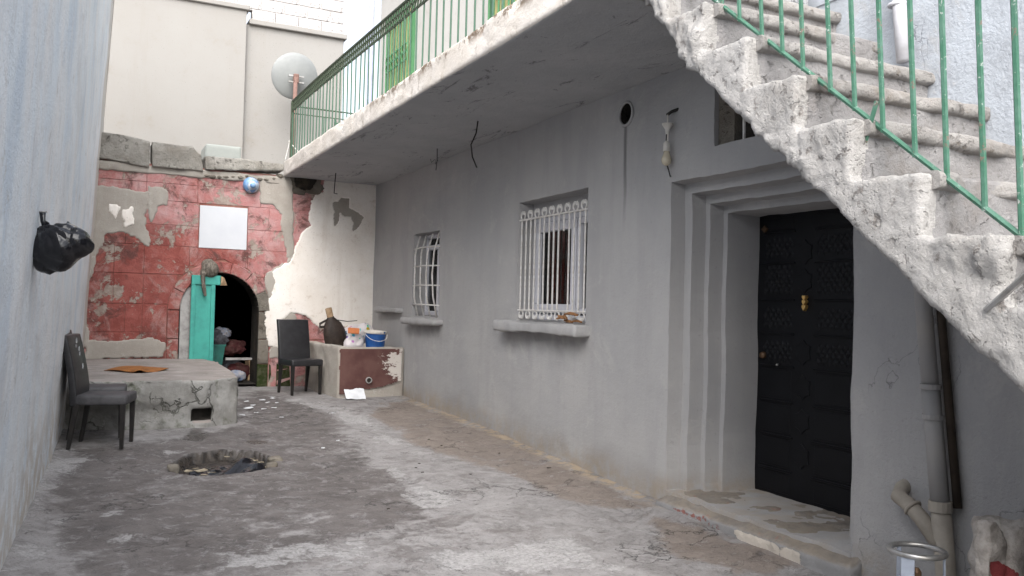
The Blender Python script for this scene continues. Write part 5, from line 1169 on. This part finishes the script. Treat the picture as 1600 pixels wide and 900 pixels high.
# paper on the floor by the trough
pp = onfloor(546, 620); us = np.linspace(-1, 1, 12); U, V = np.meshgrid(us, us, indexing='ij')
po_ = gridmesh('paper_sheet', np.stack([pp[0]+0.125*U, 10.62+0.06*V+0.01*np.sin(4*U), float(zf(10.6))+0.07+0.055*V+0.03*fbm(np.stack([U.ravel(), V.ravel(), U.ravel()*0+4], 1), 1.7, 3, 2).reshape(U.shape)], -1), None, 'paper_white'); tag(po_, 'crumpled white paper on the floor against the maroon trough', 'paper')

# ================================================================== rubbish bag hung on the left wall
hk = ony(61, 339, 5.5); YH = 5.2; hx = float(hk[0])
tb = empty('rubbish_bag', (hx, YH, hk[2]), 'shiny black rubbish bag hanging from a nail on the pale blue wall', 'bag')
def P6(px, py, y=YH-0.05): return ony(px, py, y)
m = MB()
for (px, py, rpx, dy) in ((76, 388, 20, 0), (74, 403, 18, 0.03), (97, 382, 25, -0.03), (92, 396, 22, 0.0), (118, 380, 19, -0.05), (134, 384, 10, -0.05), (76, 368, 14, 0.02), (104, 366, 14, 0), (66, 412, 9, 0)):
    p = P6(px, py, YH+dy); r = rpx*0.0044; m.ball(tuple(p), (r, r*0.95, r), 14, 9)
m.tube([tuple(P6(70, 352, YH)), tuple(P6(76, 365, YH)), tuple(P6(82, 380, YH))], [0.02, 0.05, 0.085], 12)
m.tube([tuple(P6(100, 372, YH)), tuple(P6(125, 376, YH)), tuple(P6(146, 384, YH))], [0.10, 0.062, 0.008], 12)
m.tube([tuple(P6(84, 395, YH)), tuple(P6(78, 412, YH)), tuple(P6(74, 425, YH))], [0.09, 0.055, 0.008], 12); m.tube([tuple(P6(80, 392, YH)), tuple(P6(64, 404, YH)), tuple(P6(56, 413, YH))], [0.07, 0.045, 0.012], 12)
m.tube([tuple(P6(74, 425, YH)), tuple(P6(108, 402, YH)), tuple(P6(146, 384, YH))], [0.012, 0.05, 0.01], 10)
def bagf(co, nr):
    c = P6(70, 352, YH); d = co-c; ang = np.arctan2(-d[:, 2]+0.03, d[:, 0]+0.02); L = np.hypot(d[:, 0], d[:, 2])
    return co+nr*(0.009*np.abs(np.sin(ang*8+fbm(co, 5, 2, 3)*1.6))*sstep(0.40, 0.10, L)+0.012*fbm(co, 7, 2, 6))[:, None]
rough(m, 'sack', 'black_plastic', tb, 0.009, ((4, 0.02),), bagf)
MB().tube([tuple(P6(72, 352, YH)), tuple(P6(67, 345, YH)), (hx+0.03, YH, hk[2])], [0.022, 0.013, 0.016], 8).build('knot', 'black_plastic', tb, smooth=True)
MB().tube([tuple(P6(71, 354, YH)), tuple(P6(62, 358, YH)), tuple(P6(57, 358, YH))], [0.014, 0.012, 0.004], 7).build('loose_end', 'black_plastic', tb, smooth=True)
MB().tube([(hx-0.03, YH, hk[2]), (hx+0.05, YH, hk[2]+0.006)], 0.004, 6).build('nail', 'steel', tb)

# ================================================================== drain pipe, gas cylinder, sack
PX = W-0.075
dpipe = empty('drain_pipe', (PX, 2.75, 0), 'grey plastic drain pipe with a beige branch at its foot, right of the black door', 'pipe')
py_ = lambda z: 2.775+0.125*(z-0.57)/1.11
MB().tube([(PX, py_(0.62), 0.62), (PX, py_(1.16), 1.16)], 0.043, 16).build('lower_pipe', 'pipe_grey', dpipe, smooth=True); MB().tube([(PX, py_(1.12), 1.12), (PX, py_(2.3), 2.3)], 0.039, 16).build('upper_pipe', 'pipe_grey', dpipe, smooth=True)
for z in (1.02, 1.165): MB().tube([(PX, py_(z), z-0.012), (PX, py_(z), z+0.012)], 0.050, 16).build('collar', 'pipe_grey', dpipe, smooth=False)
MB().tube([(PX, py_(-0.05), -0.05), (PX, py_(0.6), 0.6)], 0.046, 16).build('foot_pipe', 'pipe_beige', dpipe, smooth=True)
MB().tube([(PX, py_(0.6), 0.575), (PX, py_(0.6), 0.625)], 0.054, 16).build('collar', 'pipe_beige', dpipe)
MB().tube([(PX-0.01, py_(0.42), 0.40), (PX-0.015, py_(0.5)+0.10, 0.52), (PX-0.02, py_(0.5)+0.17, 0.575), (PX-0.01, py_(0.5)+0.24, 0.60), (PX+0.06, py_(0.5)+0.275, 0.63), (PX+0.12, py_(0.5)+0.28, 0.645)], 0.038, 14).build('branch', 'pipe_beige', dpipe, smooth=True)
MB().torus((PX-0.018, py_(0.5)+0.15, 0.562), 0.040, 0.009, 'Y', 18, 6, Matrix.Rotation(math.radians(35), 3, 'X')).build('collar', 'pipe_beige', dpipe, smooth=True)
bp = MB().tube([(W-0.035, py_(0.6)-0.062, 0.6), (W-0.035, py_(2.3)-0.062, 2.3)], 0.02, 10).build('conduit', 'pipe_brown', smooth=True); tag(bp, 'thin brown rusty conduit hidden behind the grey drain pipe', 'conduit')

gx, gy = 3.08, 2.42; gz = float(zf(gy)); GT = 0.545
gc = empty('gas_cylinder', (gx, gy, gz), 'pale blue gas cylinder with a steel ring handle at the foot of the drain pipe', 'gas cylinder')
MB().lathe([(0.11, 0.0), (0.12, 0.015), (0.145, 0.05), (0.15, 0.10), (0.15, 0.27), (0.135, 0.33), (0.08, 0.375), (0.03, 0.385), (0.001, 0.385)], (gx, gy, gz), 28).build('body', 'cylinder_paint', gc, smooth=True)
MB().torus((gx, gy, GT), 0.105, 0.0115, 'Z', 36, 10).build('ring_handle', 'steel', gc, smooth=True)
for a, w_ in ((200, 0.05), (80, 0.018), (320, 0.018)):
    t = math.radians(a); c, s = math.cos(t), math.sin(t); v = []
    for (r, z) in ((0.103, gz+0.33), (0.103, GT)):
        for q in (-w_/2, w_/2):
            for dr in (-0.003, 0.003): v.append((gx+(r+dr)*c-q*s, gy+(r+dr)*s+q*c, z))
    MB().add(v, [(0, 1, 3, 2), (4, 6, 7, 5), (0, 4, 5, 1), (2, 3, 7, 6), (0, 2, 6, 4), (1, 5, 7, 3)]).build('guard_strap', 'cylinder_paint', gc)
MB().lathe([(0.024, 0.38), (0.02, 0.40), (0.014, 0.42), (0.018, 0.43), (0.018, 0.455), (0.008, 0.47), (0.001, 0.47)], (gx, gy, gz), 14).build('valve', 'dull_brass', gc)

sc_ = ony(1565, 880, 2.15)
sk_ = empty('torn_sack', (sc_[0], 2.15, float(zf(2.15))), 'torn dusty cement sack with red print standing at the wall below the stairs', 'sack')
def Ps(px, py, y=2.15): return ony(px, py, y)
m = MB(); m.prism([(Ps(a, b)[0], Ps(a, b)[2]) for a, b in ((1556, 960), (1552, 860), (1562, 822), (1578, 812), (1606, 838), (1650, 850), (1660, 960))], 'Y', 2.08, 2.26)
m.box((Ps(1550, 900)[0], 2.0, float(zf(2.1))-0.02), (Ps(1660, 900)[0], 2.3, Ps(1560, 940)[2]))
rough(m, 'body', 'sack', sk_, 0.014, ((6, 0.05), (17, 0.02)))
m = MB(); m.prism([(Ps(a, b)[0], Ps(a, b)[2]) for a, b in ((1524, 1010), (1526, 860), (1527, 818), (1534, 808), (1545, 820), (1556, 850), (1552, 1010))], 'Y', 2.10, 2.16)
rough(m, 'torn_flap', 'sack', sk_, 0.012, ((6, 0.035), (17, 0.014)))
prt = [[(Ps(a, b, 2.06)[0], Ps(a, b, 2.06)[2]) for a, b in q] for q in (((1531, 862), (1539, 860), (1556, 910), (1544, 912)), ((1564, 884), (1578, 880), (1596, 900), (1588, 918), (1568, 908)))]
for o in sk_.children:
    me = o.data; n_ = len(me.vertices); co = np.empty(n_*3); me.vertices.foreach_get('co', co); co = co.reshape(-1, 3)+np.array(org(sk_))
    v = np.maximum(sdpoly(co[:, 0], co[:, 2], prt[0]), sdpoly(co[:, 0], co[:, 2], prt[1])); a_ = me.attributes.new('print', 'FLOAT', 'POINT'); a_.data.foreach_set('value', sstep(-0.012, 0.012, v)*(co[:, 1] < 2.16))

# ================================================================== small things on and by the house wall
for k in range(9):
    y = random.uniform(6.22, 6.50); x = W-0.10+random.uniform(-0.03, 0.06); z = 1.385+0.02*(k//3)+0.006*k*0.5; a = random.uniform(-0.8, 0.8); L = random.uniform(0.08, 0.16)
    o = MB().tube([(x-math.sin(a)*L*0.3, y-L*0.5, z), (x, y, z+0.012), (x+math.sin(a)*L*0.3, y+L*0.5, z+random.uniform(-0.008, 0.02))], [0.008, 0.014, 0.007], 6).build('wood_stick', 'dry_wood', wob=0.006, wsc=20)
    tag(o, 'short dry brown stick in the little heap on the big window sill', 'stick', 'sticks on the window sill')
# hanging bulb
by, bzz = 5.045, 2.93; XB = W-0.05
lb = empty('light_bulb', (W, by, bzz), 'bare light bulb hanging by its flex on the grey wall', 'light bulb')
MB().tube([(W+0.01, by-0.05, bzz+0.03), (W-0.03, by-0.02, bzz+0.012), (XB, by+0.01, bzz-0.01)], 0.012, 7).build('hook', 'wire_black', lb)
MB().tube([(XB, by, bzz), (XB, by, bzz-0.08)], 0.005, 6).build('flex', 'porcelain', lb)
MB().lathe([(0.042, -0.075), (0.040, -0.082), (0.018, -0.115), (0.013, -0.15)], (XB, by, bzz), 18).build('canopy', 'porcelain', lb)
MB().tube([(XB, by-0.006, bzz-0.14), (XB+0.004, by-0.002, bzz-0.215)], 0.006, 6).build('flex', 'porcelain', lb); MB().tube([(XB, by+0.008, bzz-0.14), (XB-0.002, by+0.012, bzz-0.215)], 0.004, 6).build('flex', 'wire_black', lb)
MB().lathe([(0.012, -0.20), (0.024, -0.215), (0.026, -0.27), (0.022, -0.275)], (XB, by+0.005, bzz), 16).build('socket', 'porcelain', lb, smooth=True)
MB().lathe([(0.02, -0.27), (0.022, -0.29), (0.034, -0.32), (0.037, -0.34), (0.03, -0.365), (0.012, -0.378), (0.001, -0.38)], (XB, by+0.005, bzz), 18).build('globe', 'bulb_glass', lb, smooth=True)
MB().tube([(XB+0.015, by+0.02, bzz-0.36), (XB+0.02, by-0.02, bzz-0.46)], 0.005, 6).build('wire_tail', 'wire_black', lb)
# wires out of the slab
def hang(px, py, pts, label, r=0.007, zc=3.245):
    p0 = onz(px, py, zc); Y0 = p0[1]; P = [(p0[0], Y0, zc+0.02)]
    for a, b in pts: q = ony(a, b, Y0); P.append(tuple(q))
    o = MB().tube(P, r, 6).build('hanging_wire', 'wire_black', smooth=True); tag(o, label, 'wire', 'wires out of the balcony slab'); return o
hang(747, 190, [(744, 208), (736, 226), (738, 245), (745, 262)], 'long bent black wire hanging from the middle of the balcony slab', 0.0065)
hang(683, 232, [(683, 250), (681, 266)], 'short straight wire hanging from the balcony slab beside a kinked wire', 0.004)
hang(672, 248, [(674, 254), (681, 248), (680, 257), (684, 250)], 'kinked short wire hanging from the balcony slab', 0.004)
hang(525, 270, [(523, 288), (522, 302), (527, 303)], 'hooked wire hanging from the balcony end before the white plaster', 0.006)

# ================================================================== cat on the teal door
cat = empty('cat', (1.46, YB-0.07, 1.825), 'grey tabby cat seen from behind, perched on the teal door', 'cat')
m = MB(); yc = YB-0.07
Mt = Matrix.Rotation(math.radians(14), 3, 'Y')
m.ball((1.478, yc+0.02, 1.905), (0.112, 0.13, 0.118), 18, 12, Mt); m.ball((1.46, yc+0.08, 1.96), (0.095, 0.13, 0.092), 16, 10); m.ball((1.41, yc+0.03, 1.865), (0.055, 0.09, 0.075), 14, 10); m.ball((1.53, yc+0.02, 1.865), (0.05, 0.09, 0.06), 14, 10)
m.ball((1.46, yc+0.21, 1.935), (0.055, 0.065, 0.055), 14, 10)
for sx in (-1, 1):
    m.tube([(1.46+0.035*sx, yc+0.20, 1.97), (1.46+0.045*sx, yc+0.20, 2.01)], [0.022, 0.006], 8); m.tube([(1.46+0.05*sx, yc+0.14, 1.92), (1.46+0.05*sx, yc+0.10, 1.84), (1.46+0.05*sx, yc+0.07, 1.825)], [0.035, 0.024, 0.022], 8)
m.ball((1.50, yc-0.04, 1.838), (0.028, 0.05, 0.018), 10, 7); m.ball((1.43, yc-0.03, 1.838), (0.024, 0.04, 0.016), 10, 7)
m.tube([(1.40, yc-0.02, 1.87), (1.378, yc-0.075, 1.82), (1.385, yc-0.085, 1.72), (1.40, yc-0.085, 1.62), (1.42, yc-0.085, 1.545)], [0.035, 0.030, 0.027, 0.024, 0.019], 10)
rough(m, 'body', 'tabby_fur', cat, 0.009, ((20, 0.006), (60, 0.006)))

# ================================================================== junk inside the arch
jn = empty('plastic_crate', (1.63, YB+0.75, 0.35), 'teal plastic crate in the dark doorway', 'crate')
m = MB(); m.add([(1.50, YB+0.5, 0.50), (1.74, YB+0.5, 0.50), (1.74, YB+0.8, 0.50), (1.50, YB+0.8, 0.50), (1.47, YB+0.47, 0.86), (1.78, YB+0.47, 0.86), (1.78, YB+0.83, 0.86), (1.47, YB+0.83, 0.86)], [(0, 3, 2, 1), (0, 1, 5, 4), (1, 2, 6, 5), (2, 3, 7, 6), (3, 0, 4, 7)]); o = m.build('tub', 'crate_teal', jn); md = o.modifiers.new('t', 'SOLIDIFY'); md.thickness = 0.008
MB().box((1.46, YB+0.46, 0.845), (1.79, YB+0.475, 0.87)).build('rim', 'crate_teal', jn)
st = MB().box((1.42, YB+0.40, 0.345), (1.85, YB+0.9, 0.498)).build('wooden_box', 'raw_wood', wob=0.01, bevel=0.01); tag(st, 'low wooden box under the teal crate in the doorway', 'box')
blob('clothes_heap', (1.66, YB+0.66, 0.95), (0.20, 0.17, 0.16), 'cloth_a', 'grey clothes piled in the teal crate', 'clothes', 31, 0.07, 8)
blob('clothes_heap', (1.93, YB+0.85, 0.80), (0.22, 0.2, 0.14), 'cloth_b', 'dark red clothes heaped behind the plank in the doorway', 'clothes', 32, 0.07, 8)
blob('rag_heap', (1.90, YB+0.33, 0.42), (0.15, 0.12, 0.08), 'cloth_c', 'pale blue and white rags on the threshold of the arch', 'rags', 33, 0.05, 10)
blob('rag_heap', (2.0, YB+0.62, 0.47), (0.2, 0.15, 0.13), 'cloth_b', 'dark red rags below the plank in the doorway', 'rags', 35, 0.05, 10)
blob('clothes_heap', (1.85, YB+1.0, 0.48), (0.35, 0.25, 0.18), 'cloth_a', 'grey clothes on the floor at the back of the doorway', 'clothes', 36, 0.06, 8)
pk_ = MB().box((1.78, YB+0.40, 0.66), (2.55, YB+0.47, 0.69)).build('plank', 'grey_board', wob=0.008); tag(pk_, 'grey wooden plank lying across the doorway junk', 'plank')
bx2 = MB().box((2.12, YB+0.56, 0.345), (2.5, YB+0.86, 0.655)).build('cardboard_box', 'raw_wood', bevel=0.008, wob=0.008); tag(bx2, 'brown box under the plank in the dark doorway', 'box')
blob('clothes_heap', (1.74, YB+0.72, 1.02), (0.17, 0.14, 0.10), 'cloth_c', 'pale striped clothes on top of the teal crate', 'clothes', 37, 0.06, 8)

# ================================================================== pit filling and litter
pc = onfloor(355, 735); zp = float(zf(pc[1]))-0.055
us = np.linspace(-1, 1, 40); U, V = np.meshgrid(us, us, indexing='ij'); R = np.hypot(U, V); Q = np.stack([U.ravel(), V.ravel(), U.ravel()*0], 1)
Z = zp+0.10*np.exp(-((U-0.25)**2*4+(V+0.1)**2*3))+0.04*fbm(Q, 2.5, 3, 4).reshape(U.shape)+0.015*np.sin(9*U-7*V)
ps = gridmesh('plastic_sheet', np.stack([pc[0]+0.08+0.33*U, pc[1]+0.18+0.28*V, Z-0.05*sstep(0.9, 1.3, R)], -1), None, 'black_plastic'); tag(ps, 'crumpled black plastic sheet lying in the broken pit', 'plastic sheet')
def scrap(px, py, s, mat, label, group, z=None):
    p = onfloor(px, py); zz = (z if z is not None else float(zf(p[1]))+0.018); a = random.uniform(0, math.pi); n = 6; v = []
    for k in range(n):
        t = 2*math.pi*k/n; r = s*random.uniform(0.6, 1.1); v.append((p[0]+r*math.cos(t+a)*1.2, p[1]+r*math.sin(t+a)*0.8, zz+random.uniform(0.0, 0.35*s)))
    v += [(x, y, z_+0.004) for x, y, z_ in v]
    o = MB().add(v, [tuple(range(n))[::-1], tuple(range(n, 2*n))]+[(k, (k+1) % n, n+(k+1) % n, n+k) for k in range(n)]).build('litter_scrap', mat); tag(o, label, 'litter', group)
for px, py, s in ((388, 641, 0.05), (395, 636, 0.035), (410, 628, 0.035), (418, 632, 0.03), (428, 640, 0.03), (425, 625, 0.025), (400, 648, 0.03), (385, 630, 0.025), (412, 642, 0.03), (432, 632, 0.022), (378, 652, 0.03), (440, 655, 0.02), (520, 648, 0.02), (528, 692, 0.018), (505, 704, 0.02)):
    scrap(px, py, s, 'paper_white', 'small white scrap scattered on the wet concrete right of the platform', 'white scraps on the floor')
pz = float(zf(7.3))-0.045
for px, py, s in ((314, 733, 0.05), (306, 728, 0.03), (318, 741, 0.035), (296, 733, 0.035), (402, 722, 0.04), (408, 718, 0.03), (398, 715, 0.03), (412, 728, 0.045), (355, 708, 0.025), (330, 736, 0.03), (392, 712, 0.03)):
    scrap(px, py, s, 'scrap_cream', 'cream scrap of rubbish inside the broken pit', 'scraps in the pit', pz+0.02)
for px, py, s in ((607, 800, 0.012), (857, 735, 0.02), (650, 735, 0.012), (780, 712, 0.012), (670, 690, 0.012), (735, 745, 0.012), (660, 742, 0.012), (655, 728, 0.014), (690, 700, 0.01)):
    scrap(px, py, s, 'soot_brown', 'small dark crumb on the pale concrete by the grey wall', 'dark crumbs on the floor')
for px, py, s, lab in ((430, 720, 0.06, 'largest broken concrete chunk on the pit rim beside the black plastic'), (424, 729, 0.04, 'small concrete chunk against the largest chunk on the pit rim'), (270, 731, 0.045, 'lone concrete chunk on the pit rim away from the black plastic')):
    p = onfloor(px, py); o = rough(MB().box((p[0]-s, p[1]-s*0.7, p[2]-0.10), (p[0]+s, p[1]+s*0.7, p[2]+0.03)), 'concrete_chunk', 'jamb_stone', None, 0.016, ((9, 0.03),)); tag(o, lab, 'concrete chunk', 'chunks round the pit')
o = MB().tube([tuple(onz(97, 586, PZ+0.02)), tuple(onz(104, 580, PZ+0.1)), tuple(onz(109, 588, PZ+0.02)), tuple(onz(100, 592, PZ+0.01))], 0.008, 6).build('wire_loop', 'wire_black', smooth=True); tag(o, 'small black wire loop on the platform by the pale blue wall', 'wire')
